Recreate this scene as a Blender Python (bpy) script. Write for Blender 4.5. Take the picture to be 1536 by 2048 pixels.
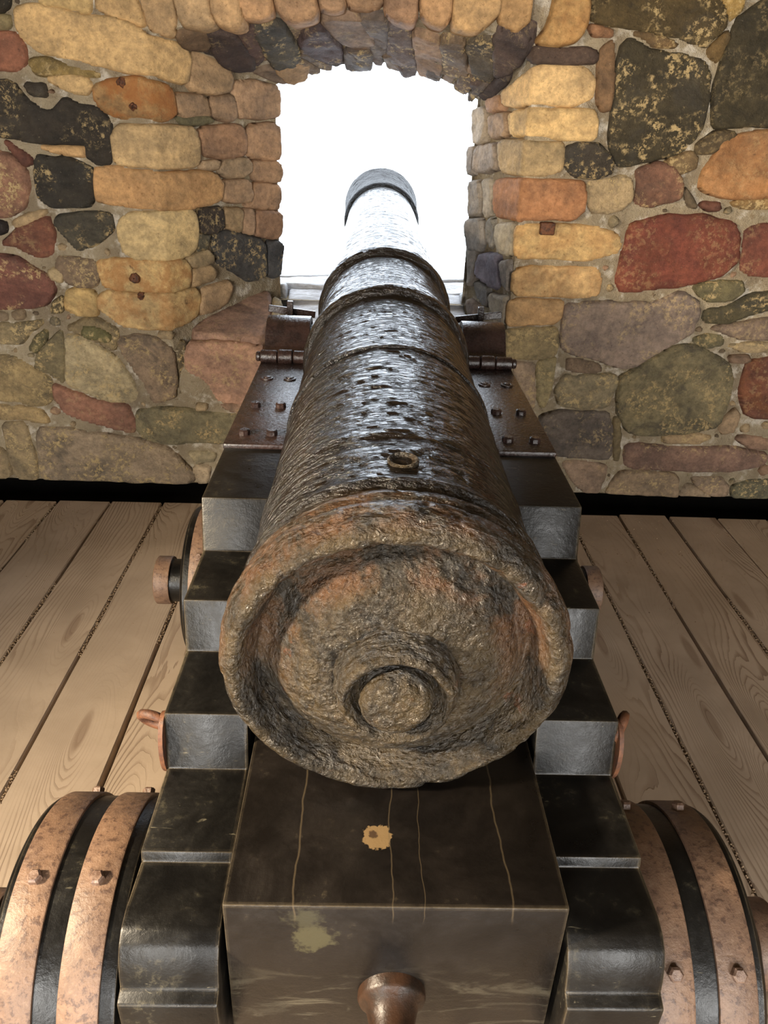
import bpy, bmesh, math, random
import numpy as np
from mathutils import Vector, Matrix

for o in list(bpy.data.objects): bpy.data.objects.remove(o)
scene = bpy.context.scene
COL = scene.collection
random.seed(7); RNG = np.random.default_rng(7)

# ------------------------------------------------------------------ camera
H = 1.64
R = np.array([[0.99935584, 0.0249839, 0.02576261], [-0.01156061, -0.45548798, 0.89016687], [0.0339744, -0.88989129, -0.45490574]])
cam = bpy.data.cameras.new('camera'); camo = bpy.data.objects.new('camera', cam); COL.objects.link(camo)
rt, up, bk = R[:, 0], -R[:, 1], -R[:, 2]
camo.matrix_world = Matrix(((rt[0], up[0], bk[0], 0), (rt[1], up[1], bk[1], 0), (rt[2], up[2], bk[2], H), (0, 0, 0, 1)))
cam.sensor_fit = 'VERTICAL'; cam.sensor_height = 24.0; cam.lens = 24.0 * 1540 / 2048; cam.clip_start = 0.02
scene.camera = camo
# ------------------------------------------------------------------ light
scene.view_settings.view_transform = 'Standard'; scene.view_settings.look = 'None'
scene.view_settings.gamma = 1.0; scene.view_settings.use_curve_mapping = False
scene.view_settings.exposure = 0.26
world = bpy.data.worlds.new('overcast_sky'); scene.world = world; world.use_nodes = True
bg = world.node_tree.nodes['Background']; bg.inputs['Color'].default_value = (0.80, 0.89, 1.0, 1); bg.inputs['Strength'].default_value = 7.0

def area(name, loc, target, sx, sy, power, col):
    l = bpy.data.lights.new(name, 'AREA'); l.shape = 'RECTANGLE'; l.size = sx; l.size_y = sy; l.energy = power; l.color = col
    o = bpy.data.objects.new(name, l); COL.objects.link(o); o.location = loc
    o.rotation_euler = (Vector(target) - Vector(loc)).to_track_quat('-Z', 'Y').to_euler()
    return o
area('left_rear_daylight', (-1.5, -3.3, 1.2), (-0.2, 3.0, 0.9), 1.4, 2.2, 165, (1.0, 0.93, 0.82))
area('right_rear_daylight', (1.55, -3.3, 1.2), (0.4, 3.0, 0.9), 1.3, 2.2, 125, (1.0, 0.94, 0.85))
area('breech_key_light', (-2.2, 0.05, 1.85), (0.2, 1.0, 0.75), 0.22, 0.22, 56, (1.0, 0.84, 0.62)).data.spread = math.radians(90)  # unseen warm key light, added to model the breech from the left

# ------------------------------------------------------------------ helpers
def lin(c):
    c = c / 255.0
    return c / 12.92 if c <= 0.04045 else ((c + 0.055) / 1.055) ** 2.4
def rgb(r, g, b): return (lin(r), lin(g), lin(b), 1.0)

def stone_rgb(r, g, b):
    lum = 0.3 * r + 0.59 * g + 0.11 * b; k = 0.68 if r > 1.7 * g else (0.60 if r - b > 108 else (0.74 if r > 150 else 0.82))
    if r > 150: r, g, b, lum = r * 0.93, g * 0.93, b * 0.93, lum * 0.93
    return rgb(*[lum * f + (c - lum * f) * k for c, f in ((r, 1.09), (g, 0.985), (b, 0.84))])
def hsh(i, j, k, seed):
    n = (i * 374761393 + j * 668265263 + k * 2246822519 + seed * 3266489917) & 0xffffffff
    n = ((n ^ (n >> 13)) * 1274126177) & 0xffffffff
    n = ((n ^ (n >> 16)) * 2654435761) & 0xffffffff
    return (n & 0xffffff) / float(0xffffff) * 2 - 1
def vn(p, seed=0):
    p = np.asarray(p, float); i = np.floor(p).astype(np.int64); f = p - i; f = f * f * (3 - 2 * f)
    r = 0
    for a in (0, 1):
        for b in (0, 1):
            for c in (0, 1):
                w = (f[:, 0] if a else 1 - f[:, 0]) * (f[:, 1] if b else 1 - f[:, 1]) * (f[:, 2] if c else 1 - f[:, 2])
                r = r + w * hsh(i[:, 0] + a, i[:, 1] + b, i[:, 2] + c, seed)
    return r
def fbm(p, octs=3, seed=0, gain=0.5):
    p = np.asarray(p, float); r = 0; a = 1.0
    for o in range(octs):
        r = r + a * vn(p * 2 ** o + 17.3 * o, seed + o); a *= gain
    return r

def mesh_obj(name, verts, faces, mat, parent=None, smooth=True):
    me = bpy.data.meshes.new(name); me.from_pydata([tuple(v) for v in verts], [], [tuple(f) for f in faces]); me.update()
    if smooth: me.polygons.foreach_set('use_smooth', [True] * len(me.polygons))
    me.materials.append(mat)
    o = bpy.data.objects.new(name, me); COL.objects.link(o)
    if parent: o.parent = parent
    return o
def bm_obj(name, bm, mat, parent=None, smooth=None):
    bmesh.ops.recalc_face_normals(bm, faces=bm.faces)
    me = bpy.data.meshes.new(name); bm.to_mesh(me); bm.free(); me.materials.append(mat)
    if smooth is not None:
        me.polygons.foreach_set('use_smooth', [True] * len(me.polygons))
        if smooth: me.set_sharp_from_angle(angle=math.radians(smooth))
    o = bpy.data.objects.new(name, me); COL.objects.link(o)
    if parent: o.parent = parent
    return o
def copy_part(src, parent, mw=None):
    o = src.copy(); COL.objects.link(o); o.parent = parent
    if mw is not None: o.matrix_basis = mw
    return o
def empty(name, loc=(0, 0, 0)):
    o = bpy.data.objects.new(name, None); COL.objects.link(o); o.location = loc; o.empty_display_size = 0.1; return o
def tag(o, label=None, cat=None, kind=None, group=None):
    if label: o['label'] = label
    if cat: o['category'] = cat
    if kind: o['kind'] = kind
    if group: o['group'] = group
    return o
def box_bm(bm, x0, x1, y0, y1, z0, z1, bev=0.0, seg=2):
    vs = [bm.verts.new(p) for p in ((x0, y0, z0), (x1, y0, z0), (x1, y1, z0), (x0, y1, z0), (x0, y0, z1), (x1, y0, z1), (x1, y1, z1), (x0, y1, z1))]
    fs = [bm.faces.new([vs[i] for i in f]) for f in ((0, 3, 2, 1), (4, 5, 6, 7), (0, 1, 5, 4), (1, 2, 6, 5), (2, 3, 7, 6), (3, 0, 4, 7))]
    if bev:
        es = list({e for f in fs for e in f.edges})
        bmesh.ops.bevel(bm, geom=es, offset=bev, segments=seg, profile=0.5, affect='EDGES')
def prism_x(bm, prof, x0, x1, bev=0.0, seg=2):
    """profile list of (y, z) extruded along X"""
    a = [bm.verts.new((x0, y, z)) for y, z in prof]; b = [bm.verts.new((x1, y, z)) for y, z in prof]
    n = len(prof); fs = [bm.faces.new(a), bm.faces.new(b[::-1])]
    for i in range(n): fs.append(bm.faces.new((a[i], b[i], b[(i + 1) % n], a[(i + 1) % n])))
    if bev:
        bmesh.ops.recalc_face_normals(bm, faces=bm.faces)
        es = [e for e in {e for f in fs for e in f.edges} if len(e.link_faces) == 2 and e.calc_face_angle(0) > 0.35]
        bmesh.ops.bevel(bm, geom=es, offset=bev, segments=seg, profile=0.5, affect='EDGES', clamp_overlap=True)
def lathe_bm(bm, prof, axis='X', n=48, c=(0, 0, 0), closed=False):
    """profile list of (along, radius) revolved around an axis through c"""
    rings = []
    for a, r in prof:
        ring = []
        for k in range(n):
            t = 2 * math.pi * k / n; u, v = r * math.cos(t), r * math.sin(t)
            p = {'X': (a, u, v), 'Y': (u, a, v), 'Z': (u, v, a)}[axis]
            ring.append(bm.verts.new((p[0] + c[0], p[1] + c[1], p[2] + c[2])))
        rings.append(ring)
    m = len(rings)
    for i in range(m if closed else m - 1):
        A, B = rings[i], rings[(i + 1) % m]
        for k in range(n): bm.faces.new((A[k], A[(k + 1) % n], B[(k + 1) % n], B[k]))
    if not closed:
        bm.faces.new(rings[0]); bm.faces.new(rings[-1])

# ------------------------------------------------------------------ node helpers
class NT:
    def __init__(self, name):
        self.m = bpy.data.materials.new(name); self.m.use_nodes = True; self.t = self.m.node_tree; self.t.nodes.clear()
        self.out = self.n('ShaderNodeOutputMaterial'); self.b = self.n('ShaderNodeBsdfPrincipled'); self.l(self.b.outputs[0], self.out.inputs[0])
    def n(self, ty, **kw):
        x = self.t.nodes.new(ty)
        for k, v in kw.items(): setattr(x, k, v)
        return x
    def l(self, a, b): self.t.links.new(a, b)
    def s(self, sock, v):
        if hasattr(v, 'is_linked') or hasattr(v, 'links'): self.l(v, sock)
        else: sock.default_value = v
    def pos(self): return self.n('ShaderNodeNewGeometry').outputs['Position']
    def objc(self): return self.n('ShaderNodeTexCoord').outputs['Object']
    def scale(self, v, sc, off=None):
        m = self.n('ShaderNodeMapping'); self.l(v, m.inputs['Vector']); m.inputs['Scale'].default_value = sc
        if off is not None: self.s(m.inputs['Location'], off)
        return m.outputs[0]
    def noise(self, v, sc, det=4, rough=0.55, dist=0.0):
        x = self.n('ShaderNodeTexNoise'); self.l(v, x.inputs['Vector']); x.inputs['Scale'].default_value = sc
        x.inputs['Detail'].default_value = det; x.inputs['Roughness'].default_value = rough; x.inputs['Distortion'].default_value = dist
        return x.outputs['Fac']
    def vor(self, v, sc, feat='F1'):
        x = self.n('ShaderNodeTexVoronoi'); x.feature = feat; self.l(v, x.inputs['Vector']); x.inputs['Scale'].default_value = sc
        return x.outputs['Distance']
    def ramp(self, f, a, b, lo=0.0, hi=1.0):
        x = self.n('ShaderNodeMapRange'); self.s(x.inputs[0], f); x.inputs[1].default_value = a; x.inputs[2].default_value = b
        x.inputs[3].default_value = lo; x.inputs[4].default_value = hi; x.interpolation_type = 'SMOOTHSTEP'
        return x.outputs[0]
    def math(self, op, a, b=0.0, c=None):
        x = self.n('ShaderNodeMath', operation=op); self.s(x.inputs[0], a); self.s(x.inputs[1], b)
        if c is not None: self.s(x.inputs[2], c)
        return x.outputs[0]
    def mix(self, f, a, b, mode='MIX'):
        x = self.n('ShaderNodeMix', data_type='RGBA', blend_type=mode); self.s(x.inputs[0], f); self.s(x.inputs[6], a); self.s(x.inputs[7], b)
        return x.outputs[2]
    def sep(self, v):
        x = self.n('ShaderNodeSeparateXYZ'); self.l(v, x.inputs[0]); return x.outputs
    def comb(self, a, b, c):
        x = self.n('ShaderNodeCombineXYZ')
        for i, v in enumerate((a, b, c)): self.s(x.inputs[i], v)
        return x.outputs[0]
    def bump(self, h, st=0.5, d=0.01, nrm=None):
        x = self.n('ShaderNodeBump'); self.s(x.inputs['Height'], h); self.s(x.inputs['Strength'], st); x.inputs['Distance'].default_value = d
        if nrm is not None: self.l(nrm, x.inputs['Normal'])
        return x.outputs[0]
    def fin(self, col, rough, nrm=None, spec=None, coat=None, coat_r=0.15, metal=None):
        self.s(self.b.inputs['Base Color'], col); self.s(self.b.inputs['Roughness'], rough)
        if nrm is not None: self.l(nrm, self.b.inputs['Normal'])
        if spec is not None: self.s(self.b.inputs['Specular IOR Level'], spec)
        if coat is not None: self.s(self.b.inputs['Coat Weight'], coat); self.b.inputs['Coat Roughness'].default_value = coat_r
        if metal is not None: self.s(self.b.inputs['Metallic'], metal)
        return self.m

def mat_stone():
    t = NT('rubble_stone'); p = t.pos(); oi = t.n('ShaderNodeObjectInfo'); hs = t.n('ShaderNodeHueSaturation'); hs.inputs['Saturation'].default_value = 1.0; hs.inputs['Value'].default_value = 0.98; t.l(oi.outputs['Color'], hs.inputs['Color']); col = hs.outputs[0]
    pa = t.n('ShaderNodeAttribute', attribute_type='OBJECT', attribute_name='patch').outputs['Fac']
    ru = t.n('ShaderNodeAttribute', attribute_type='OBJECT', attribute_name='rust').outputs['Fac']
    off = t.comb(t.math('MULTIPLY', oi.outputs['Random'], 37.0), t.math('MULTIPLY', oi.outputs['Random'], 11.0), 0.0)
    q = t.scale(p, (1, 1, 1), off)
    n1 = t.noise(t.scale(q, (0.8, 0.8, 1.3)), 6, 7, 0.68, 0.5); n2 = t.noise(q, 42, 6, 0.7); n3 = t.noise(q, 170, 3, 0.6); n5 = t.noise(t.scale(q, (1, 1, 1), (9.0, 2.0, 4.0)), 90, 4, 0.7)
    c = t.mix(1.0, col, t.comb(*[t.ramp(n1, 0.3, 0.7, a, b) for a, b in ((0.62, 1.30), (0.63, 1.27), (0.66, 1.22))]), 'MULTIPLY')
    c = t.mix(1.0, c, t.comb(*[t.ramp(n2, 0.3, 0.7, 0.74, 1.22)] * 3), 'MULTIPLY')
    c = t.mix(t.ramp(n5, 0.57, 0.70, 0, 0.7), c, t.mix(1.0, c, (0.45, 0.42, 0.38, 1), 'MULTIPLY'))
    c = t.mix(t.ramp(n5, 0.36, 0.26, 0, 0.35), c, rgb(196, 180, 150))
    dark = t.math('MULTIPLY', t.ramp(t.noise(q, 7, 7, 0.72, 0.9), 0.48, 0.66), t.math('MULTIPLY', pa, 1.1))
    c = t.mix(dark, c, rgb(66, 62, 56))
    lm = t.math('MULTIPLY', t.ramp(t.noise(t.scale(q, (1, 1, 1), (3.1, 5.2, 7.7)), 8, 4, 0.6), 0.46, 0.60), t.ramp(t.noise(q, 48, 6, 0.75), 0.50, 0.57))
    lic = t.math('MULTIPLY', lm, t.ramp(pa, 0.0, 0.3, 0.0, 0.85))
    c = t.mix(lic, c, rgb(190, 164, 116))
    rm = t.math('MULTIPLY', t.ramp(t.noise(q, 11, 6, 0.7, 0.3), 0.40, 0.60), ru)
    c = t.mix(t.math('MULTIPLY', rm, 0.75), c, rgb(146, 88, 40))
    rm2 = t.math('MULTIPLY', t.ramp(t.noise(q, 15, 5, 0.65, 0.3), 0.62, 0.72), ru)
    c = t.mix(rm2, c, rgb(64, 40, 26))
    h = t.math('ADD', t.math('MULTIPLY', n2, 0.9), t.math('ADD', t.math('MULTIPLY', n3, 0.3), t.math('ADD', t.math('MULTIPLY', lic, 0.12), t.math('MULTIPLY', n1, 1.2))))
    return t.fin(c, 0.82, t.bump(h, t.math('ADD', 0.4, pa), 0.016), 0.35)
def mat_mortar():
    t = NT('lime_mortar'); p = t.pos()
    n1 = t.noise(p, 5, 5, 0.6); n2 = t.noise(p, 60, 5, 0.7); n3 = t.noise(p, 220, 2, 0.6)
    c = t.mix(t.ramp(n1, 0.35, 0.68), rgb(182, 165, 136), rgb(148, 132, 108))
    c = t.mix(t.ramp(t.noise(p, 14, 4, 0.6), 0.50, 0.68), c, rgb(220, 209, 190))
    c = t.mix(t.ramp(n2, 0.56, 0.74, 0, 0.7), c, rgb(112, 92, 66))
    h = t.math('ADD', t.math('MULTIPLY', n2, 0.8), t.math('MULTIPLY', n3, 0.3))
    return t.fin(c, 0.95, t.bump(h, 1.0, 0.03), 0.2)
def mat_plank():
    t = NT('brown_painted_plank'); p = t.pos(); rnd = t.n('ShaderNodeObjectInfo').outputs['Random']
    x, y, z = t.sep(p)
    ro = t.math('MULTIPLY', rnd, 53.0); xs = t.math('ADD', x, ro)
    kv = t.n('ShaderNodeTexVoronoi'); kv.voronoi_dimensions = '2D'; t.l(t.comb(t.math('MULTIPLY', xs, 4.6), t.math('ADD', t.math('MULTIPLY', y, 0.85), t.math('MULTIPLY', rnd, 91.0)), 0.0), kv.inputs['Vector']); kv.inputs['Scale'].default_value = 1.0
    d = kv.outputs['Distance']; kn = t.math('POWER', 2.718, t.math('MULTIPLY', t.math('MULTIPLY', d, d), -26.0))
    knw = t.math('POWER', 2.718, t.math('MULTIPLY', t.math('MULTIPLY', d, d), -5.0))
    warp = t.noise(t.comb(t.math('MULTIPLY', xs, 5.0), t.math('MULTIPLY', y, 0.9), 0.0), 1.0, 2, 0.5)
    f = t.math('ADD', t.math('ADD', t.math('MULTIPLY', xs, 45.0), t.math('MULTIPLY', warp, 12.0)), t.math('MULTIPLY', kn, 7.0))
    f = t.math('ADD', f, t.math('MULTIPLY', knw, 5.0))
    f = t.math('ADD', f, t.math('MULTIPLY', t.noise(t.comb(t.math('MULTIPLY', xs, 40.0), t.math('MULTIPLY', y, 3.0), 0.0), 1.0, 3), 0.9))
    sw = t.math('FRACT', f, 0.0)
    line = t.math('MULTIPLY', t.ramp(sw, 0.55, 0.96), t.ramp(sw, 1.0, 0.965))
    amt = t.ramp(t.noise(t.comb(t.math('MULTIPLY', xs, 4.0), t.math('MULTIPLY', y, 0.7), 3.0), 1.0, 2), 0.42, 0.62, 0.1, 1.0)
    line = t.math('MULTIPLY', line, amt)
    core = t.ramp(d, 0.10, 0.05)
    n1 = t.noise(p, 3.0, 4); n2 = t.noise(p, 90, 4, 0.7)
    c = t.mix(t.ramp(n1, 0.35, 0.65), rgb(180, 160, 139), rgb(163, 144, 124))
    c = t.mix(t.ramp(rnd, 0.0, 1.0, 0.0, 0.35), c, rgb(182, 158, 130))
    c = t.mix(t.math('MULTIPLY', line, 0.62), c, rgb(104, 78, 58))
    c = t.mix(t.math('MULTIPLY', core, 0.45), c, rgb(98, 70, 48))
    c = t.mix(t.ramp(n2, 0.60, 0.78, 0.0, 0.4), c, rgb(176, 152, 120))
    h = t.math('SUBTRACT', t.math('MULTIPLY', n2, 0.18), t.math('MULTIPLY', line, 0.6))
    return t.fin(c, 0.62, t.bump(h, 0.45, 0.004), 0.35)
def mat_iron_gun():
    t = NT('rusted_gun_iron'); p = t.objc(); x, s, z = t.sep(p)
    q = t.scale(p, (1, 2.3, 1)); br = t.ramp(s, 0.15, 0.06); mz = t.ramp(s, 3.31, 3.35)
    n1 = t.noise(q, 27, 4, 0.55, 0.2); n2 = t.noise(q, 90, 5, 0.65); n3 = t.noise(p, 230, 3, 0.6); n4 = t.noise(p, 9, 6, 0.7, 0.5)
    w = t.noise(t.scale(p, (1, 1, 1), (4.0, 1.0, 2.0)), 95, 5, 0.65, 0.5)
    c = t.mix(t.ramp(n1, 0.35, 0.65), rgb(11, 8, 7), rgb(18, 13, 10))
    c = t.mix(t.math('MULTIPLY', br, 0.85), c, t.mix(t.ramp(n4, 0.35, 0.65), rgb(34, 28, 18), rgb(70, 57, 35)))
    ring = t.math('MULTIPLY', t.ramp(s, 0.13, 0.06), t.ramp(s, -0.012, 0.01))
    ring = t.math('MULTIPLY', ring, t.ramp(z, -0.12, 0.12))
    c = t.mix(t.math('MULTIPLY', t.math('MULTIPLY', t.ramp(n4, 0.42, 0.58), ring), 0.6), c, rgb(82, 50, 27))
    c = t.mix(t.math('MULTIPLY', t.ramp(t.noise(p, 17, 5, 0.7), 0.64, 0.70, 0, 0.6), t.ramp(s, 0.14, 0.03)), c, rgb(94, 54, 29))
    c = t.mix(t.math('MULTIPLY', t.ramp(t.noise(p, 27, 5, 0.7), 0.56, 0.70, 0, 0.7), t.ramp(s, 0.14, 0.03)), c, rgb(24, 19, 13))
    side = t.math('MULTIPLY', t.ramp(t.noise(p, 42, 6, 0.75), 0.58, 0.70, 0, 0.28), t.ramp(s, 1.0, 0.3))
    c = t.mix(side, c, rgb(72, 52, 31))
    h = t.math('ADD', t.math('MULTIPLY', n1, 1.5), t.math('ADD', t.math('MULTIPLY', n2, 0.32), t.math('MULTIPLY', n3, 0.08)))
    h = t.math('ADD', h, t.math('MULTIPLY', t.math('MULTIPLY', w, br), 0.7))
    ro = t.math('ADD', t.math('ADD', t.ramp(n2, 0.3, 0.7, 0.09, 0.20), t.math('MULTIPLY', br, 0.13)), t.math('MULTIPLY', mz, 0.4))
    return t.fin(c, ro, t.bump(h, 0.95, 0.014), t.ramp(s, 3.31, 3.35, 0.55, 0.12))
def edge_wear(t, c, n):
    bv = t.n('ShaderNodeBevel'); bv.samples = 4; bv.inputs['Radius'].default_value = 0.008
    g = t.n('ShaderNodeNewGeometry'); d = t.n('ShaderNodeVectorMath', operation='DOT_PRODUCT'); t.l(bv.outputs[0], d.inputs[0]); t.l(g.outputs['True Normal'], d.inputs[1])
    return t.mix(t.math('MULTIPLY', t.ramp(d.outputs['Value'], 0.97, 0.84), t.ramp(n, 0.30, 0.55, 0.2, 0.8)), c, rgb(112, 99, 78))
def mat_black_wood():
    t = NT('black_painted_wood'); p = t.pos()
    n1 = t.noise(p, 9, 6, 0.7, 0.4); n2 = t.noise(p, 60, 5, 0.7); sc = t.noise(t.scale(p, (18, 60, 90)), 1.0, 3, 0.6, 1.5)
    c = t.mix(t.ramp(n1, 0.35, 0.7), rgb(12, 11, 10), rgb(23, 21, 18))
    c = t.mix(t.math('MULTIPLY', t.ramp(n1, 0.52, 0.72), t.ramp(n2, 0.5, 0.68, 0, 0.4)), c, rgb(112, 104, 82))
    c = t.mix(t.math('MULTIPLY', t.ramp(sc, 0.68, 0.74, 0, 0.5), t.ramp(n1, 0.45, 0.6)), c, rgb(132, 124, 102))
    c = edge_wear(t, c, n2)
    return t.fin(c, t.ramp(n1, 0.3, 0.7, 0.26, 0.48), t.bump(t.math('ADD', n2, t.math('MULTIPLY', n1, 0.5)), 0.2, 0.006), 0.3)
def mat_quoin():
    t = NT('black_painted_block'); p = t.objc(); x, y, z = t.sep(p)
    n1 = t.noise(p, 7, 6, 0.7, 0.4); n2 = t.noise(p, 55, 5, 0.7)
    c = t.mix(t.ramp(n1, 0.35, 0.7), rgb(14, 11, 9), rgb(25, 20, 16))
    low = t.ramp(z, 0.20, 0.06)
    sm = t.noise(t.scale(p, (6, 6, 22)), 1.0, 6, 0.7, 1.2)
    c = t.mix(t.math('MULTIPLY', t.ramp(sm, 0.50, 0.66, 0, 0.5), low), c, rgb(104, 97, 80))
    c = t.mix(t.math('MULTIPLY', t.ramp(n2, 0.56, 0.7, 0, 0.25), t.ramp(n1, 0.5, 0.7)), c, rgb(110, 98, 76))
    def spot(cx, cy, cz, r0, r1, col, c, ns=40, k=0.02):
        v = t.n('ShaderNodeVectorMath', operation='DISTANCE'); t.l(p, v.inputs[0]); v.inputs[1].default_value = (cx, cy, cz)
        d = t.math('ADD', v.outputs['Value'], t.math('MULTIPLY', t.math('SUBTRACT', t.noise(p, ns, 4, 0.7), 0.5), k * 4))
        return t.mix(t.ramp(d, r1, r0), c, col)
    c = spot(-0.028, 0.118, 0.31, 0.021, 0.0235, rgb(112, 91, 62), c, 45, 0.008)
    c = spot(-0.035, 0.124, 0.31, 0.006, 0.009, rgb(62, 46, 32), c, 80, 0.004)
    c = spot(-0.118, 0.0, 0.245, 0.022, 0.036, rgb(60, 56, 39), c)
    c = spot(-0.128, 0.0, 0.285, 0.010, 0.030, rgb(50, 47, 34), c)
    # paint cracks running along the grain
    for cx, w in ((-0.145, 0.0013), (-0.005, 0.0009), (0.038, 0.0006), (0.165, 0.0013)):
        dx = t.math('ABSOLUTE', t.math('ADD', t.math('SUBTRACT', x, cx), t.math('MULTIPLY', t.math('SUBTRACT', t.noise(t.comb(cx * 9, y, z), 7, 3), 0.5), 0.03)))
        c = t.mix(t.math('MULTIPLY', t.ramp(dx, w * 1.6, w * 0.4, 0, 0.45), t.ramp(z, 0.27, 0.30)), c, rgb(84, 72, 54))
    c = edge_wear(t, c, n2)
    return t.fin(c, t.ramp(n1, 0.3, 0.7, 0.26, 0.45), t.bump(t.math('ADD', n2, n1), 0.15, 0.006), 0.36)
def mat_rust_band():
    t = NT('rusted_iron_band'); p = t.pos()
    n1 = t.noise(p, 12, 5, 0.65, 0.3); n2 = t.noise(p, 75, 5, 0.7); n3 = t.noise(p, 260, 2, 0.6)
    c = t.mix(t.ramp(n1, 0.35, 0.68), rgb(102, 79, 63), rgb(124, 96, 75))
    c = t.mix(t.ramp(n2, 0.50, 0.64, 0, 0.85), c, rgb(72, 52, 42))
    c = t.mix(t.ramp(n2, 0.45, 0.3, 0, 0.5), c, rgb(138, 114, 94))
    h = t.math('ADD', n2, t.math('MULTIPLY', n3, 0.3))
    return t.fin(c, 0.5, t.bump(h, 0.4, 0.004), 0.5)
def mat_plate():
    t = NT('purple_brown_iron_plate'); p = t.pos()
    n1 = t.noise(p, 16, 5, 0.65); n2 = t.noise(p, 110, 4, 0.65)
    c = t.mix(t.ramp(n1, 0.35, 0.68), rgb(36, 27, 26), rgb(58, 42, 38))
    c = t.mix(t.ramp(n2, 0.58, 0.72, 0, 0.3), c, rgb(92, 64, 52))
    return t.fin(c, t.ramp(n2, 0.3, 0.7, 0.22, 0.36), t.bump(n2, 0.4, 0.005), 0.6)
def mat_simple(name, a, b, rough, sc=30, spec=0.4, bump=0.3):
    t = NT(name); p = t.pos(); n1 = t.noise(p, sc, 5, 0.65)
    return t.fin(t.mix(t.ramp(n1, 0.35, 0.68), a, b), rough, t.bump(n1, bump, 0.008), spec)
def mat_sill():
    t = NT('weathered_sill_slab'); p = t.pos(); q = t.scale(p, (1, 3, 3))
    n1 = t.noise(q, 9, 6, 0.7, 0.6); n2 = t.noise(q, 40, 5, 0.7)
    c = t.mix(t.ramp(n1, 0.35, 0.68), rgb(228, 230, 236), rgb(168, 166, 168))
    return t.fin(c, 0.6, t.bump(t.math('ADD', n1, t.math('MULTIPLY', n2, 0.5)), 0.8, 0.02), 0.5)
M = dict(stone=mat_stone(), mortar=mat_mortar(), plank=mat_plank(), gun=mat_iron_gun(), wood=mat_black_wood(), quoin=mat_quoin(), band=mat_rust_band(), plate=mat_plate(), sill=mat_sill(),
         vault=mat_simple('dark_vault_stone', rgb(96, 84, 64), rgb(66, 58, 46), 0.9, 9), stub=mat_simple('rusted_stub', rgb(104, 62, 34), rgb(48, 30, 22), 0.7, 70), void=mat_simple('dark_underfloor', rgb(20, 16, 12), rgb(30, 24, 18), 0.9), grit=mat_simple('pale_grit', rgb(150, 126, 98), rgb(110, 92, 74), 0.9, 120),
         rust=mat_simple('orange_rust', rgb(104, 66, 42), rgb(70, 46, 34), 0.6, 60), bolt=mat_simple('worn_bolt_iron', rgb(92, 68, 54), rgb(132, 108, 92), 0.4, 90, 0.6), handle=mat_simple('worn_brown_handle', rgb(52, 33, 20), rgb(26, 19, 14), 0.42, 25))
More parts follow.
